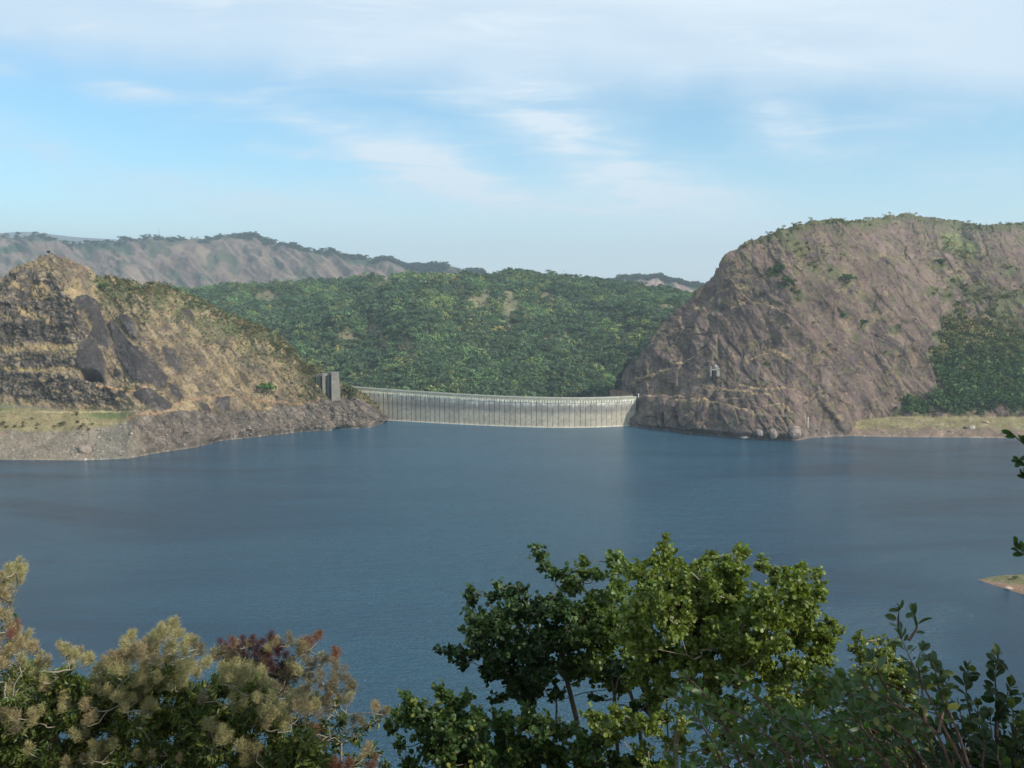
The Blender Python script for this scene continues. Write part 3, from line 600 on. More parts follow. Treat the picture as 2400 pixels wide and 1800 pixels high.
def D3(s, o, z, rel=True):
    s = np.asarray(s, float); x = np.interp(s, dS, DP[:, 0]) + o * np.interp(s, dS, dN[:, 0]); y = np.interp(s, dS, DP[:, 1]) + o * np.interp(s, dS, dN[:, 1])
    zz = np.interp(s, dS, dZ) + z if rel else z + 0 * s
    return np.stack(np.broadcast_arrays(x, y, zz), -1)
def dstrip(name, s0, s1, n, prof, mat, col, parent, rel=None):
    """sweeps a closed profile [(offset, z, relative to the crest)] along the dam"""
    ss_ = np.linspace(s0, s1, n); v = np.stack([D3(ss_, o, z, r) for o, z, r in prof], 1); k = len(prof)
    i = np.arange(n * k).reshape(n, k); j = np.roll(i, -1, 1); f = np.stack([i[:-1], j[:-1], j[1:], i[1:]], -1).reshape(-1, 4)
    fl = [f, np.array([i[0][::-1], i[-1]])] if k == 4 else [f]
    if k == 4: fl = [np.concatenate(fl)]
    P = v.reshape(-1, 3); c = np.broadcast_to(np.array(col), P.shape) * (1 + .2 * fbm(P[:, 0] / 3, P[:, 1] / 3, P[:, 2] / 2, 3))[:, None]
    return mesh_np(name, P, fl, mat, c, parent)
dam = empty('arch_dam', tuple(D3(dS[200], 0, 0, False))); dinv = Matrix.Translation(-dam.location)
tag(dam, 'long curved grey concrete dam wall with vertical joints between the two rocky hills', 'dam')
def local(o): o.matrix_parent_inverse = Matrix.Translation(-Vector(dam.location)); return o
L0, L1 = 2.0, dS[-1] - 1; bay = 6.15; nb = int((L1 - L0) / bay)
local(dstrip('wall_core', L0, L1, 120, [(-7, -20, False), (0, -20, False), (0, -3.4, True), (-7, -3.4, True)], M['concrete'], (.17, .15, .12), dam))
local(dstrip('plinth', L0, L1, 120, [(.0, -3, False), (1.9, -3, False), (1.9, .75, False), (.0, .75, False)], M['concrete'], (.58, .54, .47), dam))
local(dstrip('walkway', L0, L1, 120, [(-7.6, -3.4, True), (.55, -3.4, True), (.55, -2.9, True), (-7.6, -2.9, True)], M['concrete'], (.42, .40, .33), dam))
for o0, o1 in ((.2, .5), (-7.3, -7.0)):
    local(dstrip('parapet', L0, L1, 120, [(o0, -2.9, True), (o1, -2.9, True), (o1, -.45, True), (o0, -.45, True)], M['concrete'], (.34, .345, .27), dam))
    local(dstrip('parapet_cap', L0, L1, 120, [(o0 - .15, -.45, True), (o1 + .15, -.45, True), (o1 + .15, 0, True), (o0 - .15, 0, True)], M['concrete'], (.60, .57, .49), dam))
wob = np.random.default_rng(5)
for b in range(nb):
    a0 = L0 + b * bay; w = wob.uniform(.85, 1.15) * (1.35 - 1.0 * (b / nb) ** .6); s0, s1 = a0 + w / 2, a0 + bay - w / 2
    nz = 22; zz = np.linspace(0, 1, nz); su = np.linspace(s0, s1, 4); Sg, Zg = np.meshgrid(su, zz); top = np.interp(Sg, dS, dZ) - 4.6
    zz_ = .75 + Zg * (top - .75)
    fr = D3(Sg.ravel(), .0, 0)[:, :2]; off = .5 + .0 * Zg; P = D3(Sg, off, 0); P[..., 2] = zz_
    bk = D3(Sg, -.1, 0); bk[..., 2] = zz_
    V = np.concatenate([P.reshape(-1, 3), bk.reshape(-1, 3)]); gf = grid_faces(nz, 4)
    i = np.arange(nz * 4).reshape(nz, 4); n0 = nz * 4
    rim = np.concatenate([i[:, 0], i[-1, 1:], i[::-1, -1][1:], i[0, ::-1][1:-1]]); rj = np.roll(rim, -1)
    fs = np.concatenate([gf, np.stack([rim, rj, rj + n0, rim + n0], -1)])
    t = (a0 - L0) / (L1 - L0); X_, Z_ = Sg + 0, zz_
    n1 = fbm(X_ / 9, Z_ / 5, 3, 4); n2 = fbm(X_ / .8, Z_ / 7, 8, 3)
    c = lerp(np.broadcast_to(np.array([.48, .43, .335]), P.shape), np.array([.40, .36, .285]), ss(-.3, .5, n2))
    band = ss(.40, .62, Zg + .12 * n1 - .10 * (t - .4)) * ss(.06, .28, t) * (.9 - .25 * ss(.85, 1, t))
    c = lerp(c, np.array([.225, .215, .205]), band * .85)
    c = lerp(c, np.array([.20, .185, .165]), ss(.55, .62, Zg) * ss(.72, .66, Zg) * .5 * (1 - t * .7))
    drip = ss(.80, .97, Zg + .16 * n2); c = lerp(c, np.array([.74, .70, .60]), drip * .9)
    c = lerp(c, np.array([.60, .56, .46]), ss(.04, .0, Zg) * .6)
    c = c * (1 + .10 * n2 + .07 * np.sign(np.sin(Z_ * 2.1)) * 0 + .08 * fbm(X_ / 2, Z_ / .9, 4, 2))[..., None] * wob.uniform(.93, 1.05)
    cc = np.concatenate([c.reshape(-1, 3)] * 2)
    local(mesh_np('wall_panel', V, fs, M['concrete'], cc, dam))
for b in range(16):
    a_ = L0 + 8 + b * (L1 - L0 - 14) / 15; mb = MB(); base = D3(a_, .35, -.2); mb.tube([base, base + (0, 0, 5.2)], [.12, .07], 5, (.45, .45, .43)); arm = D3(a_, -1.6, 5.1); mb.tube([base + (0, 0, 5.2), arm], .06, 4, (.45, .45, .43)); local(mb.build('lamp_post', M['paint'], dam))
for b in range(nb * 2):
    a0 = L0 + (b + .5) * bay / 2; hw = wob.uniform(.85, 1.2); hh_ = wob.uniform(1.6, 2.6)
    p = [D3(a0 + ds, o, z) for z in (-3.4 - hh_, -3.4) for ds, o in ((-hw, -.05), (-hw, 1.15), (hw, 1.15), (hw, -.05))]
    c = np.array([.80, .77, .68]) * wob.uniform(.8, 1.1) * (1, 1, wob.uniform(.85, 1))
    mb = MB(); mb.hexa(np.array(p), c); local(mb.build('corbel', M['concrete'], dam))

# ------------------------------------------------------------------ towers left of the dam
tb = on(TL, 786, 950); TY = tb[1]
tw = empty('intake_tower', (0, 0, 0)); tw.location = tuple(tb); tinv = Matrix.Translation(-Vector(tw.location))
tag(tw, 'tall grey concrete piers with dark shade on their left sides, standing on rock left of the dam', 'tower')
PH = R(38); fx = np.array([math.cos(PH), math.sin(PH)]); bx_ = np.array([-math.sin(PH), math.cos(PH)])   # along the front, and back
def pier(pl, ytop, ybot, wpx, dpx_, back, lean=0.):
    Yp = TY + back; mpp = Yp / F; base = at(pl, ybot, Yp); top = at(pl, ytop, Yp)
    w = wpx * mpp / (math.cos(PH)); dd = dpx_ * mpp / math.sin(PH); wt = w * (1 - lean)
    zb, zt = base[2] - 9, top[2]; p = []
    for z, ww, sh in ((zb, w, 0), (zt, wt, .35)):
        o = np.array([base[0] + sh, Yp + sh * .5]); p += [[*o, z], [*(o + fx * ww), z], [*(o + fx * ww + bx_ * dd), z], [*(o + bx_ * dd), z]]
    mb = MB(); nl = 10; p = np.array(p)
    for k in range(nl):       # lifts of concrete, each with its own tone and a fine setback
        f0, f1 = k / nl, (k + 1) / nl - .002; lo = p[:4] * (1 - f0) + p[4:] * f0; hi = p[:4] * (1 - f1) + p[4:] * f1
        cen = lo.mean(0); e = 1 - .004 * (k % 2); lo = cen * (1 - e) + lo * e if 0 else lo
        mb.hexa(np.concatenate([lo, hi]), np.array([.20, .188, .162]) * wob.uniform(.95, 1.04) * (1 - .12 * ss(.8, 1., (k + 1) / nl)))
    mb.hexa(np.concatenate([p[:4] * .998 + p[:4].mean(0) * .002, p[4:] * .97 + p[4:].mean(0) * .03]), (.24, .22, .2))
    o = mb.build('pier', M['concrete'], tw); o.matrix_parent_inverse = tinv; return p
A_ = pier(777.5, 873, 950, 19.5, 7., 0, .22)
def shade_slab(p):  # near-black slab over a pier's left face, standing in for its shade
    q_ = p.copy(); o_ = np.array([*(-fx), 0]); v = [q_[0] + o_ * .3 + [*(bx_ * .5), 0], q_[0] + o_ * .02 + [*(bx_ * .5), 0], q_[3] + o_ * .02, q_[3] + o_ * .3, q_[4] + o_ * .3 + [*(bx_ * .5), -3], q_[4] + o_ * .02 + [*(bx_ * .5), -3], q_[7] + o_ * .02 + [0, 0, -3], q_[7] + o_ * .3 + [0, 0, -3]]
    mb = MB(); mb.hexa(np.array(v), (.022, .022, .03)); o = mb.build('pier_shade', M['concrete'], tw); o.matrix_parent_inverse = tinv
shade_slab(A_)
B_ = pier(770.0, 874, 926, 2.6, 6., 4)
C_ = pier(756.0, 876, 939, 7.4, 5., 2, .12)
D_ = pier(748.2, 877, 930, 2.6, 4., 6)
E_ = pier(741.2, 879, 916, 2.6, 2.6, 9)
shade_slab(C_); shade_slab(E_)
for p, qq in ((C_, B_), (B_, A_), (E_, D_), (D_, C_)):
    a, b = p[4:].mean(0), qq[4:].mean(0); d = b - a; L = np.hypot(d[0], d[1]); mb = MB(); c_ = (a + b) / 2; c_[2] -= 1.6
    mb.box(c_, (L * .96, 1.6, 2.6), math.atan2(d[1], d[0]), (.34, .32, .28)); o = mb.build('cross_beam', M['concrete'], tw); o.matrix_parent_inverse = tinv

# ------------------------------------------------------------------ small structures
def thing_mesh(mb, name, mat, label, cat, group=None): return tag(mb.build(name, mat), label, cat, group)
# stone-faced wall beyond the right end of the dam
wl = empty('retaining_wall', tuple(at(1460, 925, 1060))); tag(wl, 'brown stone retaining wall topped with dry grass behind the right end of the dam', 'wall')
wi = Matrix.Translation(-Vector(wl.location))
wx0 = [(1430, 914.5), (1441, 914.5), (1452, 914.8), (1464, 916.5), (1476, 920), (1488, 924)]
for (a, ya), (b, yb) in zip(wx0[:-1], wx0[1:]):
    Yw = 1062 - (a - 1430) * .45; Yw2 = 1062 - (b - 1430) * .45; mb = MB()
    for r_ in range(5):
        for c2 in range(3):
            f0, f1 = c2 / 3, (c2 + .93) / 3; pa, pb = at(a, ya, Yw), at(b, yb, Yw2); zt0, zt1 = pa[2], pb[2]; zb = 22.
            def pt(f, g, o): 
                q_ = pa * (1 - f) + pb * f; return [q_[0], q_[1] + o, zb + (q_[2] - zb) * g]
            off = wob.uniform(0, .25); g0, g1 = r_ / 5, (r_ + .92) / 5
            mb.hexa(np.array([pt(f0, g0, -off), pt(f1, g0, -off), pt(f1, g0, 1.2), pt(f0, g0, 1.2), pt(f0, g1, -off), pt(f1, g1, -off), pt(f1, g1, 1.2), pt(f0, g1, 1.2)]), np.array([.30, .19, .13]) * wob.uniform(.75, 1.2))
    o = mb.build('stone_course', M['concrete'], wl); o.matrix_parent_inverse = wi
def post(name, px, y0, y1, Yp, w, col, label, cat, extra=None):
    a, b = at(px, y1, Yp), at(px, y0, Yp); e = empty(name, tuple(a)); tag(e, label, cat); h = b[2] - a[2]; inv = Matrix.Identity(4)
    mb = MB(); mb.box((0, 0, h / 2), (w, w, h), .3, col); mb.build('post', M['paint'], e)
    mb = MB(); mb.box((0, 0, h + (extra or .5) / 2), (w * 1.8, w * 1.8, extra or .5), .3, np.minimum(np.array(col) * 1.1, .9)); mb.build('post_head', M['paint'], e)
    mb = MB(); mb.box((0, 0, .0), (w * 2.4, w * 2.4, .8), .3, (.4, .38, .35)); mb.build('footing', M['concrete'], e); return e
post('marker_post', 1496.5, 924, 931.5, 1011, .75, (.78, .77, .73), 'white post at the right-hand end of the dam crest', 'post')
gp = on(TR, 1893, 1000); post('water_gauge', 1893.5, 981, 1001, gp[1] - 5., .55, (.62, .61, .58), 'white water level gauge standing on the dark rock at the foot of the right hill', 'gauge', 1.4)
# ruined winch house on the rock ledge
hb = on(TR, 1676, 882); hu = empty('winch_house', tuple(hb)); tag(hu, 'small roofless concrete hut with dark doorway on a ledge low on the right hill', 'hut')
hy = -3.5
mb = MB(); mb.box((-5.2, hy, 5.5), (.9, 4, 11), 0, (.34, .32, .28)); mb.box((0, hy, 8.8), (.9, 4, 4.4), 0, (.34, .32, .28)); mb.box((-2.6, hy, 7.2), (4.3, 4, 1.1), 0, (.34, .32, .28)); mb.box((-2.6, hy + 1.7, 3), (4.2, .5, 7.2), 0, (.08, .07, .06))
mb.box((2.6, hy, 3.2), (3.6, 4, 6.4), 0, (.30, .29, .26)); mb.build('wall', M['concrete'], hu)
mb = MB(); mb.box((1.6, hy, 8.9), (2.2, 4.4, 4.6), 0, (.33, .32, .29)); mb.box((3.6, hy, 8.4), (1.7, 4, 1.0), 0, (.33, .32, .29)); mb.build('buttress', M['concrete'], hu)
mb = MB(); mb.box((-.2, hy - 1, 11.7), (1.5, 1.5, 1.4), .4, (.7, .7, .7)); mb.build('water_tank', M['paint'], hu)
mb = MB(); mb.box((-1.6, hy - .4, .5), (3.1, 3, 12.8), 0, (.03, .03, .03)); mb.build('doorway', M['concrete'], hu)
# hillside houses
def house(px, py, w, label, roofc=(.72, .74, .76), T=TF, d=5.):
    p = on(T, px, py).copy(); e = empty('hill_house', tuple(p), R(12)); tag(e, label, 'house', None); h = w * .42
    mb = MB(); mb.box((0, 0, h / 2), (w, d, h), 0, (.78, .77, .72)); mb.build('wall', M['paint'], e)
    r = [(-w * .56, -d * .62, h + .1), (w * .56, -d * .62, h + .1), (w * .56, 0, h + w * .2), (-w * .56, 0, h + w * .2), (-w * .56, d * .62, h + .1), (w * .56, d * .62, h + .1)]
    r2 = [(a, b, c + .25) for a, b, c in r]
    mesh_np('roof', r + r2, [np.array([[1, 0, 3, 2], [3, 4, 5, 2], [6, 7, 8, 9], [9, 8, 11, 10], [0, 1, 7, 6], [5, 4, 10, 11], [0, 6, 9, 3], [3, 9, 10, 4], [1, 2, 8, 7], [2, 5, 11, 8]])], M['paint'], np.full((12, 3), roofc), e)
    for x in (-w * .3, w * .28):
        mb = MB(); mb.box((x, -d / 2 - .02, h * .55), (w * .14, .12, h * .35), 0, (.06, .07, .08)); mb.build('window', M['paint'], e)
    mb = MB(); mb.box((0, -d / 2 - .02, h * .36), (w * .13, .12, h * .7), 0, (.16, .09, .05)); mb.build('door', M['paint'], e)
house(989, 673, 13, 'long white-roofed house among the trees just under the crest of the wooded hill')
house(485, 701, 10, 'small white house near the top left edge of the wooded hill', (.8, .8, .8))
house(1081, 906, 5.5, 'small white hut low on the wooded hill, just above the dam crest', (.8, .8, .8), d=4)
house(1443, 677, 9, 'pale house at the right end of the wooded ridge below the far hill', (.66, .62, .58))
def mast(px, y0, y1, Yp, label):
    a, b = at(px, y1, Yp), at(px, y0, Yp); h = b[2] - a[2]; e = empty('radio_mast', tuple(a)); tag(e, label, 'mast')
    r = h * .045
    for k in range(3):
        th = k * 2 * pi / 3; mb = MB(); mb.tube([(r * math.cos(th), r * math.sin(th), 0), (r * .15 * math.cos(th), r * .15 * math.sin(th), h)], h * .006, 4, (.42, .36, .36)); mb.build('leg', M['paint'], e)
    mb = MB()
    for i in range(14):
        for k in range(3):
            f0, f1 = i / 14, (i + 1) / 14; t0, t1 = k * 2 * pi / 3, (k + 1) * 2 * pi / 3; r0, r1 = r * (1 - .85 * f0), r * (1 - .85 * f1)
            mb.tube([(r0 * math.cos(t0), r0 * math.sin(t0), f0 * h), (r1 * math.cos(t1), r1 * math.sin(t1), f1 * h)], h * .003, 3, (.42, .36, .36))
    mb.build('bracing', M['paint'], e)
Yr = on(TF, 1321, 656); mast(1321, 631, 656, Yr[1] + 30, 'thin lattice radio mast on the crest of the wooded hill')
Yr = on(TG, 373, 559); mast(373, 533, 560, Yr[1] + 20, 'faint lattice radio mast on top of the far hill range')

# ------------------------------------------------------------------ boulders
def rock_mesh(seed, n=14):
    th = np.linspace(0, pi, n); ph = np.linspace(0, 2 * pi, 2 * n, endpoint=False); T_, Q = np.meshgrid(th, ph, indexing='ij')
    d = np.stack([np.sin(T_) * np.cos(Q), np.sin(T_) * np.sin(Q), np.cos(T_)], -1)
    r = 1 + .45 * fbm(d[..., 0] * 1.3 + seed, d[..., 1] * 1.3, d[..., 2] * 1.3, 3); rg = np.random.default_rng(seed)
    for _ in range(9):
        nn = rg.normal(size=3); nn /= np.linalg.norm(nn); r = np.minimum(r, .82 / np.maximum((d @ nn), .25) * rg.uniform(.85, 1.15))
    v = (d * r[..., None]).reshape(-1, 3); i = np.arange(n * 2 * n).reshape(n, 2 * n); j = np.roll(i, -1, 1)
    return v, np.stack([i[:-1], i[1:], j[1:], j[:-1]], -1).reshape(-1, 4)
def boulder(T, px, py, wpx, hpx, col, label, group=None, seed=1, off=0.):
    p = on(T, px, py) if not isinstance(T, float) else at(px, py, T); mpp = p[1] / F; v, f = rock_mesh(seed)
    v = v * np.array([wpx * mpp / 2, wpx * mpp / 2.6, hpx * mpp / 1.7]); c = np.array(col) * (1 + .25 * fbm(v[:, 0] / 2, v[:, 1] / 2, v[:, 2] / 2, 3))[:, None]
    o = mesh_np('boulder', v, f, M['rock'], c, smooth=False); o.location = (p[0], p[1] - off, p[2]); return tag(o, label, 'boulder', group)
boulder(TL, 199, 1053, 36, 20, (.26, .205, .17), 'broad pinkish slab of rock lying on the bare left shore', seed=3)
boulder(TL, 199, 1077, 9, 6, (.55, .52, .50), 'small white rock at the water line straight below the pinkish slab', seed=4)
boulder(TL, 182, 1066, 6, 4, (.46, .44, .40), 'small pale stone on the left shore just below the pinkish slab', seed=5)
boulder(TL, 233, 1026, 9, 4, (.44, .40, .33), 'small pale flat stone on the left shore, up and right of the pinkish slab', seed=6)
boulder(TL, 310, 1024, 8, 5, (.42, .38, .33), 'small tan stone at the upper edge of the scree near the dark rock slope', seed=16)
boulder(TR, 1856, 1020, 30, 26, (.31, .245, .21), 'large pale rounded boulder at the very tip of the rocks below the right hill', seed=7)
boulder(TR, 1810, 1020, 22, 20, (.27, .215, .19), 'pale brown boulder at the water, second from the tip of the rocks', seed=8)
boulder(TR, 1779, 1018, 18, 18, (.25, .205, .185), 'brown upright boulder at the water, third from the tip of the rocks', seed=9)
boulder(TR, 1745, 1026, 22, 6, (.5, .45, .4), 'flat whitish rock at the water line left of the brown boulders', seed=10)
boulder(TR, 2277, 1003, 20, 10, (.34, .29, .23), 'tan boulder on the grassy beach right of the granite hill', seed=11)
boulder(TR, 2262, 1004, 10, 7, (.05, .05, .045), 'small dark rock touching the tan boulder on the beach', seed=12)
boulder(TR, 2310, 989, 18, 9, (.36, .25, .16), 'orange brown rock at the upper edge of the beach', seed=13)
boulder(TS, 2365, 1378, 20, 6, (.45, .35, .28), 'low pale rock on the near edge of the spit of land', seed=14)

# ------------------------------------------------------------------ vegetation on the hills (instanced; nobody could count it)
def crown_mesh(seed, n=150, flat=.8, trunk=True, col=(.045, .08, .028), lobes=6, size=.16, colvar=.35):
    rg = np.random.default_rng(seed); V, Fc, C = [], [], []
    cen = rg.normal(size=(lobes, 3)) * (.33, .33, .2) + (0, 0, .62); rad = rg.uniform(.26, .42, lobes)
    for k in range(n):
        l = rg.integers(lobes); d = rg.normal(size=3); d /= np.linalg.norm(d); d[2] = abs(d[2]) if rg.random() < .7 else d[2]
        p = cen[l] + d * rad[l] * (1, 1, flat) * rg.uniform(.75, 1.08); nn = d + rg.normal(size=3) * .55; nn /= np.linalg.norm(nn)
        a = np.cross(nn, rg.normal(size=3)); a /= np.linalg.norm(a); b = np.cross(nn, a); s = size * rg.uniform(.6, 1.4)
        V += [p - a * s, p - b * s * .7, p + a * s, p + b * s * .8]; i = 4 * k; Fc.append((i, i + 1, i + 2, i + 3)); c = np.array(col) * (1 + colvar * rg.normal() * .6); C += [np.clip(c, .005, 1)] * 4
    if trunk:
        for a, b in (((-.03, 0), (.03, 0)), ((0, -.03), (0, .03))):
            i = len(V); V += [np.array([*a, -.25]), np.array([*b, -.25]), np.array([*b, .6]), np.array([*a, .6])]; Fc.append((i, i + 1, i + 2, i + 3)); C += [np.array([.16, .13, .1])] * 4
    return mesh_np('tree_crown', np.array(V), np.array(Fc), M['crown'], np.array(C), link=False)
def palm_mesh(seed):
    rg = np.random.default_rng(seed); V, Fc, C = [], [], []
    for k in range(16):
        a = rg.uniform(0, 2 * pi); dr = rg.uniform(.3, .9); pr = np.array([0, 0, .75])
        for s_ in range(3):
            q_ = pr + np.array([math.cos(a), math.sin(a), dr - .75 * s_]) * .19; w = np.array([-math.sin(a), math.cos(a), 0]) * .055 * (1.2 - .3 * s_)
            i = len(V); V += [pr - w, pr + w, q_ + w * .8, q_ - w * .8]; Fc.append((i, i + 1, i + 2, i + 3)); C += [np.array([.10, .14, .062])] * 4; pr = q_
    i = len(V); V += [np.array([-.02, 0, -.3]), np.array([.02, 0, -.3]), np.array([.015, 0, .75]), np.array([-.015, 0, .75])]; Fc.append((i, i + 1, i + 2, i + 3)); C += [np.array([.3, .27, .22])] * 4
    return mesh_np('palm_crown', np.array(V), np.array(Fc), M['crown'], np.array(C), link=False)
def tuft_mesh(seed, col=(.34, .26, .12), n=26):
    rg = np.random.default_rng(seed); V, Fc, C = [], [], []
    for k in range(n):
        a = rg.uniform(0, 2 * pi); b = rg.normal(size=2) * .3; w = .06; h = rg.uniform(.4, 1.)
        i = len(V); V += [np.array([b[0] - w, b[1], -.1]), np.array([b[0] + w, b[1], -.1]), np.array([b[0] + math.cos(a) * .35, b[1] + math.sin(a) * .35, h])]; Fc.append((i, i + 1, i + 2)); C += [np.array(col) * rg.uniform(.7, 1.2)] * 3
    return mesh_np('grass_tuft', np.array(V), np.array(Fc), M['crown'], np.array(C), link=False)
def make_col(name, obs):
    c = bpy.data.collections.new(name)
    for i, o in enumerate(obs): o.name = f'{name}_{i:02d}'; c.objects.link(o)
    return c
TREES = make_col('tree_kind', [crown_mesh(i, 230, col=(.040, .080, .047), size=.100, colvar=.45) for i in range(5)] + [crown_mesh(8, 90, 1.1, col=(.085, .125, .055), size=.13), palm_mesh(3), palm_mesh(4)])
SHRUBS = make_col('shrub_kind', [crown_mesh(20 + i, 90, .75, False, (.060, .078, .030), 5, .15) for i in range(4)] + [crown_mesh(30 + i, 70, .7, False, (.16, .135, .07), 5, .13) for i in range(2)])
TUFTS = make_col('tuft_kind', [tuft_mesh(40 + i) for i in range(4)])
def scatter(name, P, scl, idx, tint, coll, kind='stuff'):
    n = len(P); me = bpy.data.meshes.new(name); me.vertices.add(n); me.vertices.foreach_set('co', np.asarray(P, np.float32).ravel())
    a = me.attributes.new('scl', 'FLOAT_VECTOR', 'POINT'); a.data.foreach_set('vector', np.asarray(scl, np.float32).ravel())
    rot = np.c_[RNG.normal(size=n) * .08, RNG.normal(size=n) * .08, RNG.uniform(0, 6.28, n)].astype(np.float32)
    a = me.attributes.new('rot', 'FLOAT_VECTOR', 'POINT'); a.data.foreach_set('vector', rot.ravel())
    a = me.attributes.new('idx', 'INT', 'POINT'); a.data.foreach_set('value', np.asarray(idx, np.int32))
    a = me.attributes.new('tint', 'FLOAT_COLOR', 'POINT'); a.data.foreach_set('color', np.c_[tint, np.ones(n)].astype(np.float32).ravel())
    o = bpy.data.objects.new(name, me); COL.objects.link(o)
    g = bpy.data.node_groups.new(name, 'GeometryNodeTree'); g.interface.new_socket('Geometry', in_out='INPUT', socket_type='NodeSocketGeometry'); g.interface.new_socket('Geometry', in_out='OUTPUT', socket_type='NodeSocketGeometry')
    N_ = g.nodes; gi = N_.new('NodeGroupInput'); go = N_.new('NodeGroupOutput'); ip = N_.new('GeometryNodeInstanceOnPoints'); ci = N_.new('GeometryNodeCollectionInfo')
    ci.inputs['Collection'].default_value = coll; ci.inputs['Separate Children'].default_value = True; ci.inputs['Reset Children'].default_value = True; ip.inputs['Pick Instance'].default_value = True
    def na(nm, ty):
        x = N_.new('GeometryNodeInputNamedAttribute'); x.data_type = ty; x.inputs['Name'].default_value = nm; return x.outputs[0]
    l = g.links.new; l(gi.outputs[0], ip.inputs['Points']); l(ci.outputs[0], ip.inputs['Instance']); l(na('idx', 'INT'), ip.inputs['Instance Index']); l(na('scl', 'FLOAT_VECTOR'), ip.inputs['Scale'])
    er = N_.new('FunctionNodeEulerToRotation'); l(na('rot', 'FLOAT_VECTOR'), er.inputs[0]); l(er.outputs[0], ip.inputs['Rotation']); l(ip.outputs[0], go.inputs[0])
    md = o.modifiers.new('scatter', 'NODES'); md.node_group = g; return tag(o, kind=kind)
def pick(T, n, dens, pxr=None):
    """n random places on a hill, thinned by a density in 0..1"""
    nr, nc = T['PX'].shape; r = RNG.integers(1, nr - 1, n); c = RNG.integers(0, nc, n)
    px, py = T['PX'][r, c], T['PY'][r, c]; k = RNG.random(n) < dens(px, py, T['S'][r, c]); return T['P'][r, c][k] + RNG.normal(size=(k.sum(), 3)) * (.8, .8, 0), px[k], py[k]
# forest
P, px, py = pick(TF, 40000, lambda x, y, s: (1 - .72 * F_bare(x, y)) * np.where((x > 330) & (x < 1760) & (y < 950), 1, 0))
n = len(P); h = (5 + 9 * RNG.random(n) ** 1.8) * (1 - .6 * F_bare(px, py)) * (1 + .25 * fbm(px / 40, py / 30, 5, 2)); n1 = fbm(px / 55, py / 26, 61, 3); n2 = fbm(px / 18, py / 12, 66, 2)
t = 1.8 * np.stack([1.2 + .6 * ss(.0, .6, n1 + .5 * n2), 1.0 + .5 * ss(.05, .6, n1 + .5 * n2), .9 + .25 * ss(.0, .6, n1)], -1) * (RNG.uniform(.65, 1.35, n) * (1 + .25 * n2))[:, None]
br = RNG.random(n) < .05; t[br] *= (1.35, 1.0, 1.)
pal = .06 + ss(-.2, .4, fbm(px / 70, py / 40, 81, 2)) * .34; idx = np.where(RNG.random(n) < pal, RNG.integers(5, 8, n), RNG.integers(0, 5, n))
scatter('forest', P - (0, 0, .8), np.stack([h * RNG.uniform(.75, 1.15, n)] * 2 + [h], -1), idx, t, TREES)
# woods and scrub on the right hill
def rd(x, y, s): 
    v = np.clip(R_veg(x, y), 0, 1); fo = poly(*warp(x, y, 14, 18), R_forest, 48); return np.clip(v ** 2 * (.22 + .78 * fo ** 2) * 1.0, 0, 1) * (y < beach_top(x) - 1) * ss(.015, .03, s)
P, px, py = pick(TR, 30000, rd); n = len(P); fo = poly(*warp(px, py, 14, 18), R_forest, 48); low = ss(760, 900, py)
h = (2.6 + RNG.uniform(0, 2.2, n)) + fo * RNG.uniform(1.5, 5.0, n) * (.5 + .6 * low); n2 = fbm(px / 22, py / 16, 91, 3)
t = 1.55 * np.stack([1.2 - .45 * low + .3 * ss(0, .5, n2), 1.12 - .02 * low + .15 * n2, 1. + .1 * n2], -1) * RNG.uniform(.65, 1.35, n)[:, None]
idx = np.where(RNG.random(n) < .25 * (1 - low), RNG.integers(4, 6, n), RNG.integers(0, 4, n))
scatter('hillside_woods', P - (0, 0, .3), np.stack([h * 1.05, h * 1.05, h * .95], -1), idx, t, SHRUBS)
P, px, py = pick(TR, 30000, lambda x, y, s: (.10 + .6 * ss(.0, .35, fbm(x / 16, y / 12, 57, 3)) + .5 * ss(700, 540, y)) * (y < np.where(x > 1985, beach_top(x), 960)) * (x > 1470) * .3 * ss(0, .12, fbm(x / 30, y / 26, 33, 3) + .12))
n = len(P); h = RNG.uniform(.8, 2.6, n); t = np.stack([1.25 + .3 * RNG.random(n), 1.2 + .2 * RNG.random(n), 1 + 0 * h], -1)
scatter('cliff_scrub', P - (0, 0, .1), np.stack([h, h, h * .8], -1), RNG.integers(0, 6, n), t, SHRUBS)
# scrub on the left hill
ridge_f = lambda x: np.interp(x, *zip(*L_ridge))
def ld(x, y, s):
    d = y - ridge_f(x); foot, _ = L_zone(x, y); up = ss(120, 10, d) * ss(200, 250, x)
    sl = np.clip(sum(poly(x, y, p, 3) for p in L_slabs), 0, 1); return (1 - .8 * (x > 770)) * np.clip(.16 + .8 * up * (.35 + .65 * ss(-.1, .3, fbm(x / 16, y / 11, 5, 3))) + .25 * ss(.05, .4, fbm(x / 14, y / 10, 45, 3)), 0, 1) * (1 - sl) * (y < np.where(x < 330, foot, L_low(x))) * (x > -380)
P, px, py = pick(TL, 26000, ld); n = len(P); d = py - ridge_f(px); h = RNG.uniform(.7, 1.9, n) + 2.0 * ss(60, 5, d) * ss(200, 260, px) * RNG.random(n)
g = ss(-.2, .4, fbm(px / 20, py / 14, 25, 2)); t = np.stack([1.35 - .25 * g, 1.2 + .1 * g, 1. + 0 * g], -1) * RNG.uniform(.7, 1.35, n)[:, None]
scatter('hill_scrub', P - (0, 0, .15), np.stack([h, h, h * .85], -1), np.where(RNG.random(n) < .45, RNG.integers(4, 6, n), RNG.integers(0, 4, n)), t, SHRUBS)
P, px, py = pick(TL, 60000, lambda x, y, s: .75 * (1 - np.clip(sum(poly(x, y, p, 3) for p in L_slabs) + .75 * sum(poly(x, y, p, 3) for p in L_crag), 0, 1)) * (y < np.where(x < 330, L_zone(x, y)[1], L_low(x))))
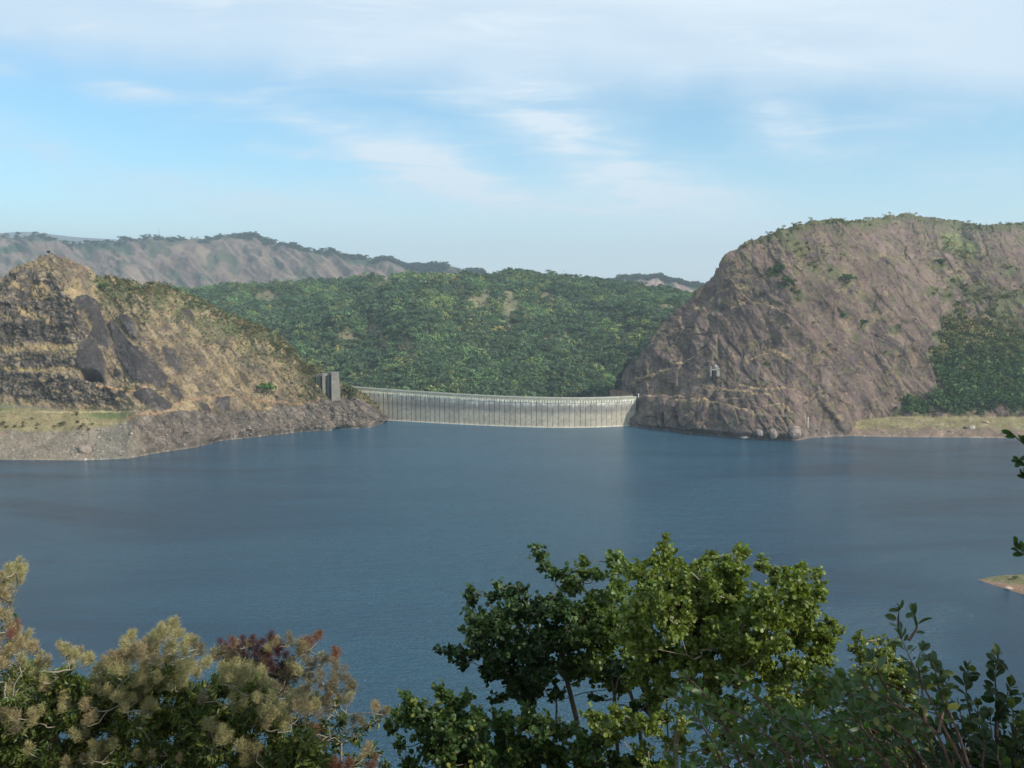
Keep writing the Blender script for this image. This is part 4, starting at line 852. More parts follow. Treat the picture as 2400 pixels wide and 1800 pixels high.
n = len(P); h = RNG.uniform(.5, 1.3, n); t = np.ones((n, 3)) * RNG.uniform(.75, 1.25, n)[:, None] * (1 + .2 * fbm(px / 30, py / 20, 8, 2))[:, None]
scatter('dry_grass', P, np.stack([h, h, h * .8], -1), RNG.integers(0, 4, n), t, TUFTS)
# loose stones on the drawdown banks
STONES = []
for i in range(4):
    v_, f_ = rock_mesh(70 + i, 6); STONES.append(mesh_np('stone', v_, f_, M['crown'], np.broadcast_to(np.array([.30, .265, .22]) * (.7 + .2 * i), v_.shape), link=False))
STONES = make_col('stone_kind', STONES)
for nm, T, fn in (('shore_stones', TL, lambda x, y, s: np.where(x < 330, y > L_zone(x, y)[1] - 3, y > L_low(x) + 8) * (.15 + .85 * ss(0, .4, fbm(x / 24, y / 12, 5, 3)))),
                  ('beach_stones', TR, lambda x, y, s: np.where(x > 1985, y > beach_top(x) + 3, y > 1008) * (.12 + .8 * ss(.1, .4, fbm(x / 18, y / 8, 5, 3))))):
    P, px, py = pick(T, 42000, fn); n = len(P); h = .25 + .9 * RNG.random(n) ** 5; t = np.ones((n, 3)) * RNG.uniform(.45, 1.25, n)[:, None]
    scatter(nm, P, np.stack([h * 1.2, h, h * .7], -1), RNG.integers(0, 4, n), t, STONES)
# crest trees of the far range
P, px, py = pick(TG, 30000, lambda x, y, s: (ss(16, 3, y - np.interp(x, *zip(*G_ridge))) * (.35 + .65 * ss(480, 640, x))) * (fbm(x / 22, y / 8, 3, 2) > -.15))
n = len(P); h = RNG.uniform(9, 18, n); t = np.ones((n, 3)) * RNG.uniform(.7, 1.2, n)[:, None]
scatter('far_trees', P, np.stack([h, h, h], -1), RNG.integers(0, 5, n), t, TREES)
P, px, py = pick(TK, 5000, lambda x, y, s: ss(10, 3, y - np.interp(x, *zip(*K_ridge)))); n = len(P); h = RNG.uniform(7, 13, n)
scatter('far_ridge_trees', P, np.stack([h, h, h], -1), RNG.integers(0, 5, n), np.ones((n, 3)), TREES)

# single bushes and trees one can point at
bush_m = [crown_mesh(60 + i, 160, .8, False, (.062, .075, .032), 6, .13) for i in range(4)]
def bush(T, px, py, wpx, hpx, label, tint=(1, 1, 1), group=None, name='bush', cat='bush', k=0):
    p = on(T, px, py); mpp = p[1] / F; src = bush_m[k % 4]; me = src.data.copy()
    cols = np.empty(len(me.vertices) * 4, np.float32); me.attributes['Col'].data.foreach_get('color', cols); cols = cols.reshape(-1, 4); cols[:, :3] *= tint; me.attributes['Col'].data.foreach_set('color', cols.ravel())
    me.materials[0] = M['leafy']; o = bpy.data.objects.new(name, me); COL.objects.link(o); o.location = tuple(p - (0, 0, .2)); o.scale = (wpx * mpp / 1.25, wpx * mpp / 1.25, hpx * mpp / 1.05); o.rotation_euler.z = px; return tag(o, label, cat, group)
M['leafy'] = leafmat('bush_foliage', .2, .8, .1, (1.2, 1.2, .6))
bush(TL, 114, 600, 9, 11, 'dark round bush on the very summit of the left hill', (.6, .6, .6))
bush(TL, 622, 928, 26, 24, 'bright green bush low on the right side of the left hill', (.9, 1.8, .8), k=1)
bush(TL, 606, 916, 16, 14, 'small bright green bush touching the larger bright green one on the left hill', (.9, 1.7, .8), k=2)
bush(TL, 240, 676, 22, 18, 'dark green bush on the left hill right below its summit', (.8, 1.25, .9), k=3)
bush(TL, 302, 925, 12, 14, 'olive bush on the grassy hollow right of the cave', (1.5, 1.5, .9), k=1)
bush(TL, 708, 935, 14, 12, 'olive green bush on the ledge left of the concrete piers', (1.6, 1.7, .9), k=2)
bush(TL, 815, 933, 22, 24, 'dark olive bush between the concrete piers and the dam', (1.0, 1.1, .8), k=3)
bush(TL, 741, 905, 5, 14, 'narrow green bush against the leftmost pier', (1.2, 1.7, .8), k=0)
ORD = 'first second third fourth fifth sixth seventh eighth ninth tenth eleventh twelfth thirteenth fourteenth fifteenth sixteenth'.split()
for i, (x, y, w) in enumerate(sorted([(8, 1000, 12), (16, 1006, 8), (55, 996, 8), (50, 1004, 8), (90, 998, 7), (84, 1006, 6), (148, 1000, 13), (178, 993, 10), (195, 997, 6), (217, 996, 6), (208, 1010, 9), (33, 1004, 9), (128, 1003, 7), (190, 1008, 12), (75, 983, 5), (180, 972, 9)])):
    bush(TL, x, y, w, w * .9, f'small brown bush on the straw coloured left bank, {ORD[i]} from the left edge', (1.7, 1.25, 1.2), 'brown bushes on the left bank', k=i)
for x, y, w, lab in ((1841, 678, 24, 'dark green bush on the upper left shoulder of the granite hill, lower of two'), (1815, 648, 26, 'dark bushy tree on the upper left shoulder of the granite hill, upper of two'), (1974, 742, 14, 'small bright green bush in the middle of the granite hill'),
                     (2020, 770, 20, 'green bush tucked under the long pale rock edge of the granite hill'), (2202, 626, 22, 'dark green bush high on the right part of the granite hill'), (1985, 664, 22, 'green bush above a smooth dark slab on the granite hill')):
    bush(TR, x, y, w, w * .95, lab, (.8, 1.35, .9) if 'bright' not in lab else (.9, 1.9, .8), k=int(x))
bush(TS, 2378, 1356, 16, 6, 'low green bushes on top of the spit of land', (1.2, 1.3, .8))
bush(TF, 1080, 870, 6, 16, 'tall pale tree rising from the lower part of the wooded hill', (2, 2, 1.3), name='tree', cat='tree', k=2)
# ------------------------------------------------------------------ foreground trees and shrubs
def leaf_template(wid=.5, fold=.12, curl=.15, tipw=.5, obov=0.):
    """8 points, 8 triangles: a folded, curled blade along +Y, length 1"""
    a, b = .34 + .1 * obov, .70
    w1, w2 = wid * (.42 - .10 * obov), wid * (.40 + .12 * obov) * (tipw * 2)
    v = np.array([(0, 0, 0), (-w1, a, fold), (0, a, 0), (w1, a, fold), (-w2, b, fold - curl * .5), (0, b, -curl * .5), (w2, b, fold - curl * .5), (0, 1, -curl)])
    f = np.array([(0, 2, 1), (0, 3, 2), (1, 2, 5), (1, 5, 4), (2, 3, 6), (2, 6, 5), (4, 5, 7), (5, 6, 7)]); return v, f
def round_leaf():
    th = np.linspace(0, 2 * pi, 9)[:-1] - pi / 2; v = [(0, .5, -.06)] + [(.48 * math.cos(t) , .5 + .5 * math.sin(t), .07 * abs(math.cos(t)) * 1.3 - .03) for t in th]
    f = [(0, 1 + i, 1 + (i + 1) % 8) for i in range(8)]; return np.array(v), np.array(f)
def frames(dirs, ups):
    y = dirs / np.linalg.norm(dirs, axis=1, keepdims=True); x = np.cross(y, ups); x /= np.linalg.norm(x, axis=1, keepdims=True) + 1e-9; z = np.cross(x, y); return np.stack([x, y, z], -1)   # columns
class Plant:
    def __init__(s, name, label, cat, root, Yd, bark=(.17, .14, .11), group=None, seed=0):
        s.root = np.array(root, float); s.Y = Yd; s.e = empty(name, tuple(s.root)); tag(s.e, label, cat, group); s.bark = np.array(bark)
        s.rg = np.random.default_rng(seed + 100); s.nodes = [s.root.copy()]; s.parent = [-1]; s.load = [0.]; s.L = []   # leaves: pos, dir, up, size, colour
        s.tw = MB(); s.nleaf = 0
    def loc(s, o): o.parent = s.e; o.matrix_parent_inverse = Matrix.Translation(-Vector(s.root)); return o
    def fork(s, pts):
        """explicit trunk points (world)"""
        for p in pts: s.nodes.append(np.array(p, float)); s.parent.append(len(s.nodes) - 2); s.load.append(0.)
        s.nfix = len(s.nodes)
    def reach(s, c, w=1., steps=4, lift=.35, jit=.06):
        """grow a limb from the nearest suitable node to the point c"""
        N = np.array(s.nodes); start = 1 if len(s.nodes) > 1 else 0; d = np.linalg.norm(N - c, axis=1) + np.maximum(N[:, 2] - c[2], 0) * 2.5; d[:start] += 50
        k = int(np.argmin(d)); p0 = N[k]; L = np.linalg.norm(c - p0); prev = k
        for i in range(1, steps + 1):
            f = i / steps; q_ = p0 * (1 - f) + c * f; q_[2] -= lift * L * f * (1 - f) * .6
            if i < steps: q_ = q_ + s.rg.normal(size=3) * jit * L
            s.nodes.append(q_); s.parent.append(prev); s.load.append(w if i == steps else 0.); prev = len(s.nodes) - 1
        return prev
    def wood(s, rmin=.008, rtrunk=.11, kmain=6):
        n = len(s.nodes); load = np.array(s.load)
        for i in range(n - 1, 0, -1): load[s.parent[i]] += load[i]
        tot = load[0] + 1e-6; rad = np.maximum(rmin, .62 * rtrunk * (load / tot) ** .5); ch = {}
        for i in range(1, n): ch.setdefault(s.parent[i], []).append(i)
        chains = []; stack = [(0, c) for c in ch.get(0, [])]
        while stack:
            p, c = stack.pop(); line = [p, c]
            while c in ch:
                k = max(ch[c], key=lambda i: load[i]); stack += [(c, o) for o in ch[c] if o != k]; line.append(k); c = k
            chains.append(line)
        chains.sort(key=lambda l: -rad[l[1]]); rest = MB(); nb_ = 0
        for ci, l in enumerate(chains):
            r = rad[l].copy(); r[0] = r[1] if ci else r[1] * 1.1; pts = np.array([s.nodes[i] for i in l]); k = 7 if ci < kmain else 4
            if len(pts) > 2 and ci < 40:     # rounder bends
                t = np.arange(len(pts)); tt = np.linspace(0, len(pts) - 1, len(pts) * 3 - 2); pts2 = np.stack([np.interp(tt, t, pts[:, a]) for a in range(3)], -1); pts2[1:-1] = (pts2[:-2] + 2 * pts2[1:-1] + pts2[2:]) / 4; r = np.interp(tt, t, r); pts = pts2
            if ci == 0: mb = MB(); mb.tube(pts, r, 9, s.bark); s.loc(mb.build('trunk', M['bark'], None, True))
            elif ci < 60: mb = MB(); mb.tube(pts, r, k, s.bark); s.loc(mb.build('branch', M['bark'], None, True))
            else: rest.tube(pts, r, 3, s.bark)
        if rest.n: tag(s.loc(rest.build('small_branches', M['bark'])), kind='stuff')
    def leaf(s, p, d, up, size, col): s.L.append(np.r_[p, d, up, size, col])
    def cluster(s, c, r, nl, size, col, var=.3, twigs=5, upb=.25, droop=.2, pal=None):
        rg = s.rg
        for k in range(twigs):
            d = rg.normal(size=3); d /= np.linalg.norm(d); d[2] = d[2] * .8 + .25; tip = c + d * r * rg.uniform(.7, 1.15); base = c - d * r * .2
            mid = (base + tip) / 2 + rg.normal(size=3) * r * .12; s.tw.tube([base, mid, tip], [.006, .0045, .002], 3, s.bark * 1.1)
            m_ = max(int(nl / twigs), 1)
            for i in range(m_):
                f = rg.uniform(.15, 1.05); p = base * (1 - f) ** 2 + 2 * mid * f * (1 - f) + tip * f * f + rg.normal(size=3) * r * .07
                ld = d * .5 + rg.normal(size=3) * .75 + (0, 0, -droop); up = np.array([0, 0, 1.]) * (.3 + upb) + rg.normal(size=3) * .75
                cc = np.array(col) * (1 + var * rg.normal() * .5)
                if pal is not None and rg.random() < pal[0]: cc = np.array(pal[1]) * rg.uniform(.7, 1.2)
                s.leaf(p, ld, up, size * rg.uniform(.65, 1.25), np.clip(cc, .004, .9))
    def finish(s, tmpl, leafname='leaf', nobj=300):
        v0, f0 = tmpl; A = np.array(s.L)
        if len(A) == 0: return
        o_ = np.argsort(np.linalg.norm(A[:, :3] - np.array([0, 0, H]), axis=1) - A[:, 9] * 20 + s.rg.normal(size=len(A)) * .5)
        A = A[o_]; near, far = A[:nobj], A[nobj:]
        if len(far):
            Rm = frames(far[:, 3:6], far[:, 6:9]); V = np.einsum('nij,kj->nki', Rm, v0) * far[:, 9][:, None, None] + far[:, None, :3]
            nv = len(v0); Fc = (f0[None] + (np.arange(len(far)) * nv)[:, None, None]).reshape(-1, 3); tag(s.loc(mesh_np('leaves', V.reshape(-1, 3), Fc, M['leaf'], np.repeat(far[:, 10:13], nv, 0))), kind='stuff')
        cols = near[:, 10:13]; K = 12; o2 = np.argsort(cols.sum(1)); groups = np.array_split(o2, K); Rm = frames(near[:, 3:6], near[:, 6:9])
        for g_ in groups:
            if not len(g_): continue
            src = mesh_np('leaf_blade', v0, f0, M['leaf'], np.broadcast_to(cols[g_].mean(0), v0.shape), link=False).data
            for i in g_:
                o = bpy.data.objects.new(leafname, src); COL.objects.link(o); o.parent = s.e
                mt = Matrix.Identity(4); 
                for a in range(3):
                    for b in range(3): mt[a][b] = float(Rm[i, a, b] * near[i, 9])
                mt.translation = Vector(near[i, :3] - s.root); o.matrix_basis = mt
        if s.tw.n: tag(s.loc(s.tw.build('twigs', M['bark'])), kind='stuff')
def slope_root(x, y): return (x, y, float(near_z(np.array(x), np.array(y))) - .3)
def xat(px, Yd, py=1500): return at(px, py, Yd)[0]

def oval_leaf(wid=.25, fold=.09, curl=.16):
    ys = [0, .12, .35, .62, .85, 1.]; ws = [0, .45, .85, 1., .72, 0]; v = [(0, y, -curl * y * y) for y in ys]; f = []
    for sg in (-1, 1):
        b = len(v); v += [(sg * wid * w, y, fold * w - curl * y * y) for y, w in zip(ys[1:5], ws[1:5])]
        tri = [(0, 1, b)] + [t for i in range(3) for t in ((1 + i, 2 + i, b + i), (2 + i, b + i + 1, b + i))] + [(4, 5, b + 3)]
        f += tri if sg > 0 else [t[::-1] for t in tri]
    return np.array(v), np.array(f)
OB = oval_leaf(); LN = leaf_template(.42, .10, .22, .45)
# a tree's crown is given as puffs (column, row, radius) of the photograph, spread in depth about the trunk
def grow(name, label, Yd, trunk, puffs, leafsize, col, dens, seed, rtrunk=.1, tmpl=None, var=.4, depth=1.2, cat='tree', pal=None, yt=None, fill=1., droop=.2, colf=None, bark=(.12, .10, .08), twigs=11):
    base = slope_root(xat(trunk[0][0], Yd), Yd); P_ = Plant(name, label, cat, base, Yd, bark, seed=seed)
    P_.fork([at(px, py, Yd) for px, py in trunk])
    ps = sorted(puffs, key=lambda p: (p[0] - trunk[-1][0]) ** 2 + (p[1] - trunk[-1][1]) ** 2)
    for px, py, r in ps:
        for lay in range(3 if r > 38 else 2 if r > 27 else 1):
            rm = 1.12 * r * Yd / F; c = at(px, py, Yd + P_.rg.uniform(-1, 1) * depth * (.4 + .6 * min(r / 50, 1))); P_.reach(c, r * r)
            cc = col if colf is None else colf(px, py)
            P_.cluster(c, rm, int(2.3 * dens * r * r / 100 * fill), leafsize, cc, var, twigs, pal=pal, droop=droop)
    P_.wood(rtrunk=rtrunk); P_.finish(tmpl or round_leaf()); return P_
A_puffs = [(1256, 1285, 15), (1266, 1306, 20), (1285, 1330, 24), (1310, 1345, 26), (1335, 1375, 34), (1372, 1318, 16), (1368, 1345, 24), (1402, 1348, 26), (1440, 1306, 18), (1445, 1332, 26), (1478, 1335, 22), (1452, 1380, 34), (1104, 1384, 15), (1108, 1412, 24), (1165, 1366, 11), (1162, 1400, 24), (1200, 1398, 28), (1225, 1385, 16), (1118, 1452, 28), (1165, 1465, 40), (1225, 1440, 42), (1285, 1425, 40), (1385, 1420, 38), (1325, 1445, 38),
           (1030, 1527, 12), (1060, 1528, 20), (1088, 1552, 26), (1092, 1530, 22), (1130, 1525, 34), (1185, 1530, 45), (1250, 1520, 48), (1310, 1510, 42), (1370, 1490, 42), (1430, 1470, 40), (1145, 1585, 22), (1200, 1590, 34), (1262, 1580, 40), (1330, 1570, 36), (1158, 1640, 14), (1175, 1632, 16), (1240, 1640, 26), (1300, 1630, 26), (1400, 1560, 34)]
GA = (.030, .062, .020)  # leaf green darkened to carry the shade on the left tree
rf = np.random.default_rng(21)
def filler(region, n, r0, r1):
    out = []; xs_ = [p[0] for p in region]; ys_ = [p[1] for p in region]
    while len(out) < n:
        x, y = rf.uniform(min(xs_), max(xs_)), rf.uniform(min(ys_), max(ys_))
        if poly(np.array([[x]]), np.array([[y]]), region, .1)[0, 0] > .5: out.append((x, y, rf.uniform(r0, r1)))
    return out
A_puffs += filler([(1370, 1400), (1500, 1400), (1520, 1640), (1400, 1650)], 9, 26, 38) + filler([(1120, 1470), (1400, 1440), (1480, 1500), (1440, 1650), (1250, 1640), (1140, 1560)], 16, 26, 40)
grow('tree', 'dark green tree in the lower middle with ragged upright sprigs, left of the sunlit one', 17., [(1390, 1900), (1360, 1720), (1330, 1600), (1310, 1500)], A_puffs, .082, GA, 10.5, 1, rtrunk=.085, depth=1.3, colf=lambda x, y: tuple(np.array(GA) * (1 + .35 * (x > 1330), 1, 1 - .25 * (x > 1330)) * (1 + 1.9 * min(max((x - 1280) / 200, 0), 1) + .35 * (y < 1400))), pal=(.05, (.10, .15, .035)))  # sunlight on the right and top painted into the leaf colour
L_puffs = [(945, 1625, 15), (955, 1645, 18), (1030, 1618, 16), (1048, 1628, 22), (1095, 1640, 18), (925, 1672, 20), (960, 1680, 32), (1010, 1680, 36), (1065, 1668, 38), (1112, 1690, 34), (920, 1712, 16), (910, 1700, 12), (985, 1722, 22), (1040, 1720, 34), (1090, 1730, 38), (940, 1745, 18), (1010, 1762, 28), (1050, 1785, 36), (1120, 1765, 42), (1180, 1700, 38), (1235, 1700, 38), (1190, 1760, 42), (1250, 1770, 40), (1320, 1720, 34), (1305, 1780, 40), (1370, 1760, 32), (1395, 1800, 38), (1450, 1790, 30), (960, 1800, 30), (1130, 1820, 40), (1230, 1830, 40), (1320, 1830, 40), (1440, 1730, 18), (1490, 1790, 26), (1540, 1800, 24)]
L_puffs += filler([(930, 1660), (1110, 1650), (1450, 1760), (1500, 1840), (980, 1840)], 16, 26, 40)
grow('small_tree', 'low spreading dark green tree at the bottom centre, below and left of the tall one', 14.5, [(1200, 1980), (1190, 1880), (1175, 1800)], L_puffs, .082, (.05, .095, .025), 8.5, 2, rtrunk=.07, depth=1.0, pal=(.08, (.20, .22, .05)))
B_puffs = [(1560, 1262, 12), (1558, 1285, 20), (1565, 1310, 26), (1535, 1318, 24), (1500, 1345, 28), (1520, 1372, 36), (1570, 1360, 40), (1612, 1335, 26), (1640, 1320, 20), (1668, 1305, 16), (1690, 1335, 24), (1600, 1395, 46), (1555, 1420, 46), (1660, 1375, 40), (1733, 1284, 13), (1738, 1305, 22), (1722, 1335, 30), (1712, 1368, 36), (1788, 1312, 11), (1785, 1332, 16), (1705, 1410, 46), (1815, 1338, 14), (1818, 1365, 18), (1845, 1350, 24), (1872, 1345, 22), (1882, 1335, 15), (1917, 1342, 15), (1918, 1368, 20), (1905, 1395, 28), (1862, 1395, 38), (1800, 1395, 34), (1760, 1440, 46), (1655, 1450, 46), (1500, 1440, 42), (1590, 1480, 50), (1700, 1500, 50), (1825, 1450, 44), (1888, 1445, 32), (1950, 1460, 16), (1962, 1478, 14), (1940, 1500, 20), (1930, 1530, 22), (1870, 1500, 38), (1905, 1545, 24), (1780, 1530, 50), (1640, 1550, 46), (1540, 1530, 44), (1480, 1500, 34), (1490, 1590, 30), (1560, 1600, 36), (1720, 1590, 40), (1810, 1590, 34), (1530, 1650, 26), (1640, 1640, 30), (1600, 1700, 20), (1700, 1680, 26), (1860, 1570, 30)]
B_puffs += filler([(1370, 1640), (1620, 1620), (1640, 1840), (1390, 1840)], 15, 18, 32)
B_puffs += filler([(1480, 1430), (1700, 1400), (1880, 1420), (1940, 1530), (1960, 1640), (1800, 1700), (1500, 1660)], 26, 26, 40) + filler([(1620, 1640), (1960, 1600), (2000, 1800), (1660, 1800)], 14, 20, 34)
grow('tree', 'tall sunlit light green tree right of centre with pale branches showing through its crown', 14., [(1590, 1900), (1580, 1760), (1600, 1640), (1625, 1540)], B_puffs, .067, (.135, .190, .034), 15., 3, rtrunk=.07, depth=1.5, pal=(.25, (.20, .24, .07)), bark=(.22, .19, .14))
for i, tr in enumerate(([(1450, 1900), (1448, 1760), (1440, 1640)], [(1516, 1900), (1508, 1780), (1495, 1680), (1470, 1600)], [(1565, 1900), (1566, 1740), (1562, 1640)])):
    base = slope_root(xat(tr[0][0], 15.5), 15.5); P_ = Plant('sapling', ('slender dark trunk at the bottom right of centre, leftmost of the three dark stems', 'bent dark trunk at the bottom, middle one of the three dark stems', 'straight dark trunk at the bottom, rightmost of the three dark stems')[i], 'tree', base, 15.5, (.10, .085, .07), seed=30 + i)
    P_.fork([at(x, y, 15.5) for x, y in tr])
    for k in range(5): 
        x, y = tr[-1][0] + P_.rg.uniform(-70, 70), tr[-1][1] + P_.rg.uniform(-70, 40); c = at(x, y, 15.5 + P_.rg.uniform(-.5, .8)); P_.reach(c, 1.); P_.cluster(c, .17, 60, .085, GA, .4, 4)
    P_.wood(rtrunk=.055, rmin=.010); P_.finish(round_leaf())
C_puffs = [(2012, 1496, 16), (2010, 1520, 20), (2022, 1545, 26), (2050, 1508, 12), (2062, 1500, 12), (2055, 1530, 18), (2090, 1515, 18), (2082, 1545, 26), (2118, 1560, 20), (2035, 1580, 32), (2080, 1590, 34), (2125, 1610, 32), (2040, 1640, 34), (2095, 1650, 36), (2150, 1660, 26), (2060, 1700, 36), (2120, 1710, 34), (2160, 1730, 26), (2040, 1760, 34), (2110, 1770, 34), (2170, 1790, 26), (1990, 1690, 22), (1985, 1740, 22), (2230, 1790, 20)]
C_puffs += filler([(2000, 1540), (2110, 1540), (2180, 1700), (2200, 1840), (1980, 1840)], 12, 22, 36)
grow('shrub', 'sunlit yellow green shrub with small round leaves right of the tall light green tree', 13., [(2090, 1980), (2085, 1880), (2080, 1780)], C_puffs, .062, (.12, .165, .038), 9.5, 4, rtrunk=.05, depth=.8, cat='shrub', pal=(.25, (.24, .26, .08)), bark=(.20, .17, .12))

# --- flowering shrubs on the left: leafy body topped by dry feathery panicles
def panicle_mesh(seed, col, n=190):
    rg = np.random.default_rng(seed); V, Fc, C = [], [], []
    for k in range(n):
        h = rg.uniform(0, .75); a = rg.uniform(0, 2 * pi); el = rg.uniform(.1, 1.2); L = (.38 - .2 * h) * rg.uniform(.4, 1.5); p = np.array([0, 0, h]) + rg.normal(size=3) * .03
        d = np.array([math.cos(a) * math.cos(el), math.sin(a) * math.cos(el), math.sin(el)]); q_ = p + d * L; w = np.cross(d, rg.normal(size=3)); w *= .0075 / np.linalg.norm(w)
        i = len(V); V += [p - w * .5, p + w * .5, q_ + w, q_ - w]; Fc.append((i, i + 1, i + 2, i + 3)); c = np.array(col) * rg.uniform(.6, 1.35); C += [c * .8, c * .8, c, c]
        for _ in range(3):
            b = q_ - d * L * rg.uniform(0, .5); e = b + (d + rg.normal(size=3) * .8) * L * .3; w2 = np.cross(e - b, rg.normal(size=3)); w2 *= .0075 / (np.linalg.norm(w2) + 1e-9)
            i = len(V); V += [b - w2, b + w2, e, e + w2 * .3]; Fc.append((i, i + 1, i + 2, i + 3)); C += [c * 1.05] * 4
    return mesh_np('panicle', np.array(V), np.array(Fc), M['flower'], np.array(C), link=False).data
PAN = {'tan': [panicle_mesh(i, (.34, .31, .145)) for i in range(5)], 'pink': [panicle_mesh(10 + i, (.32, .26, .14)) for i in range(4)], 'red': [panicle_mesh(20 + i, (.19, .095, .06)) for i in range(3)], 'dark': [panicle_mesh(30 + i, (.085, .040, .038)) for i in range(3)], 'grey': [panicle_mesh(40 + i, (.19, .165, .10)) for i in range(3)]}
def flowering(name, label, Yd, trunk, pans, puffs, seed, leafsize=.10, dens=6., col=(.080, .118, .026), depth=1., rtrunk=.07, pal=(.16, (.22, .22, .05))):
    base = slope_root(xat(trunk[0][0], Yd), Yd); P_ = Plant(name, label, 'shrub', base, Yd, (.26, .23, .18), seed=seed); P_.fork([at(x, y, Yd) for x, y in trunk])
    for px, py, r in sorted(puffs, key=lambda p: (p[0] - trunk[-1][0]) ** 2 + (p[1] - trunk[-1][1]) ** 2):
        c = at(px, py, Yd + P_.rg.uniform(-1, 1) * depth); P_.reach(c, r * r); P_.cluster(c, r * Yd / F, int(2.6 * dens * r * r / 100), leafsize, col, .45, 12, droop=.45, pal=pal)
    np_ = 0; more = MB()
    for px, py, r, kind in pans:
        k = max(int(3.6 * (r / 17) ** 1.6), 3)
        for i in range(k):
            a = P_.rg.uniform(0, 2 * pi); rr = r * math.sqrt(P_.rg.random()) * .75; s_ = (22 + P_.rg.uniform(0, 14)) * (1 if r > 30 else .85); y_ = Yd + P_.rg.uniform(-1.5, .1) * depth
            c = at(px + rr * math.cos(a), py + rr * math.sin(a) + 16, y_); kk = kind if P_.rg.random() > .12 else P_.rg.choice(['tan', 'pink'])
            if i % 3 == 0: P_.reach(c, 6.)
            sc_ = s_ * Yd / F * 1.18
            if np_ >= 300:
                src = PAN[kk][P_.rg.integers(len(PAN[kk]))]; nvt = len(src.vertices); vv = np.empty(nvt * 3, np.float32); src.vertices.foreach_get('co', vv); cc = np.empty(nvt * 4, np.float32); src.attributes['Col'].data.foreach_get('color', cc)
                vv = vv.reshape(-1, 3) * sc_; th = P_.rg.uniform(0, 6.28); vv = vv @ np.array([[math.cos(th), math.sin(th), 0], [-math.sin(th), math.cos(th), 0], [0, 0, 1]]) + c
                more.v.append(vv); more.c.append(cc.reshape(-1, 4)[:, :3]); more.f4.append(np.arange(nvt).reshape(-1, 4) + more.n); more.n += nvt
            if np_ < 300:
                o = bpy.data.objects.new('flower_panicle', PAN[kk][P_.rg.integers(len(PAN[kk]))]); COL.objects.link(o); o.parent = P_.e; o.location = tuple(c - P_.root)
                o.scale = (sc_,) * 3; o.rotation_euler = (P_.rg.normal() * .35, P_.rg.normal() * .35, P_.rg.uniform(0, 6.28)); np_ += 1
    if more.n: tag(P_.loc(more.build('flower_panicles', M['flower'])), kind='stuff')
    P_.wood(rtrunk=rtrunk); P_.finish(LN); return P_
Z6 = lambda l: [(x / 2.458, 1300 + y / 2.458, r / 2.458, k) for x, y, r, k in l]
far_pan = Z6([(90, 80, 60, 'tan'), (120, 60, 40, 'tan'), (50, 130, 60, 'tan'), (20, 200, 60, 'pink'), (40, 250, 40, 'grey'), (20, 330, 45, 'pink'), (90, 400, 55, 'red'), (40, 430, 50, 'red'), (120, 480, 60, 'pink'), (200, 510, 45, 'pink'), (60, 540, 60, 'pink'), (20, 600, 70, 'pink'), (120, 580, 40, 'tan'), (-60, 250, 90, 'pink'), (-80, 450, 100, 'pink')])
FP = [(20, 1580, 26), (60, 1570, 22), (0, 1540, 26), (-40, 1500, 40), (35, 1500, 16), (15, 1440, 16), (-30, 1620, 50), (30, 1640, 40), (-60, 1560, 50)]
flowering('flowering_shrub', 'tall shrub with pinkish feathery flower heads at the far left edge', 11.5, [(-40, 1950), (-30, 1760), (-10, 1600), (5, 1480), (25, 1370)], far_pan, FP, 11, leafsize=.075, rtrunk=.05)
main_pan = Z6([(720, 450, 45, 'tan'), (740, 480, 40, 'tan'), (900, 440, 60, 'tan'), (960, 400, 60, 'tan'), (1020, 400, 50, 'tan'), (1020, 470, 60, 'tan'), (395, 520, 40, 'tan'), (420, 580, 70, 'tan'), (500, 590, 60, 'tan'), (240, 630, 55, 'tan'), (250, 680, 40, 'tan'), (580, 620, 60, 'tan'), (660, 590, 70, 'pink'), (740, 570, 80, 'pink'), (830, 570, 80, 'pink'), (950, 550, 90, 'tan'), (1090, 520, 70, 'tan'), (1140, 520, 50, 'grey'), (700, 680, 80, 'tan'), (800, 730, 90, 'tan'), (620, 780, 80, 'tan'), (560, 740, 60, 'tan'), (880, 690, 80, 'tan'), (1000, 660, 90, 'tan'), (1120, 640, 80, 'tan'), (1300, 680, 80, 'tan'), (1390, 720, 90, 'tan'), (1480, 700, 80, 'tan'), (1440, 790, 80, 'tan'), (1530, 850, 80, 'tan'), (1640, 870, 90, 'tan'), (1740, 860, 80, 'pink'),
               (1240, 980, 60, 'tan'), (1290, 1020, 50, 'tan'), (500, 970, 60, 'pink'), (460, 1040, 50, 'tan'), (600, 1120, 70, 'tan'), (560, 1180, 60, 'tan'), (880, 1140, 50, 'tan'), (400, 1210, 70, 'pink'), (190, 930, 60, 'tan'), (60, 920, 60, 'pink'), (1420, 1130, 80, 'tan'), (1640, 950, 60, 'tan'), (1030, 1140, 40, 'red'), (100, 760, 60, 'grey'), (250, 780, 50, 'pink'), (160, 830, 50, 'grey'), (40, 780, 50, 'tan')])
main_pan += [(x, y, r, k) for x, y, r, k in ((90, 1660, 22, 'tan'), (150, 1640, 22, 'tan'), (200, 1650, 20, 'pink'), (300, 1640, 24, 'tan'), (350, 1650, 22, 'tan'), (410, 1600, 26, 'tan'), (480, 1620, 24, 'grey'), (560, 1640, 24, 'tan'), (620, 1680, 22, 'pink'), (30, 1690, 22, 'grey'), (130, 1720, 20, 'pink'), (270, 1740, 20, 'tan'), (60, 1760, 20, 'tan'), (180, 1780, 20, 'grey'), (330, 1770, 18, 'tan'), (520, 1720, 22, 'tan'), (600, 1760, 20, 'grey'))]
main_puffs = []
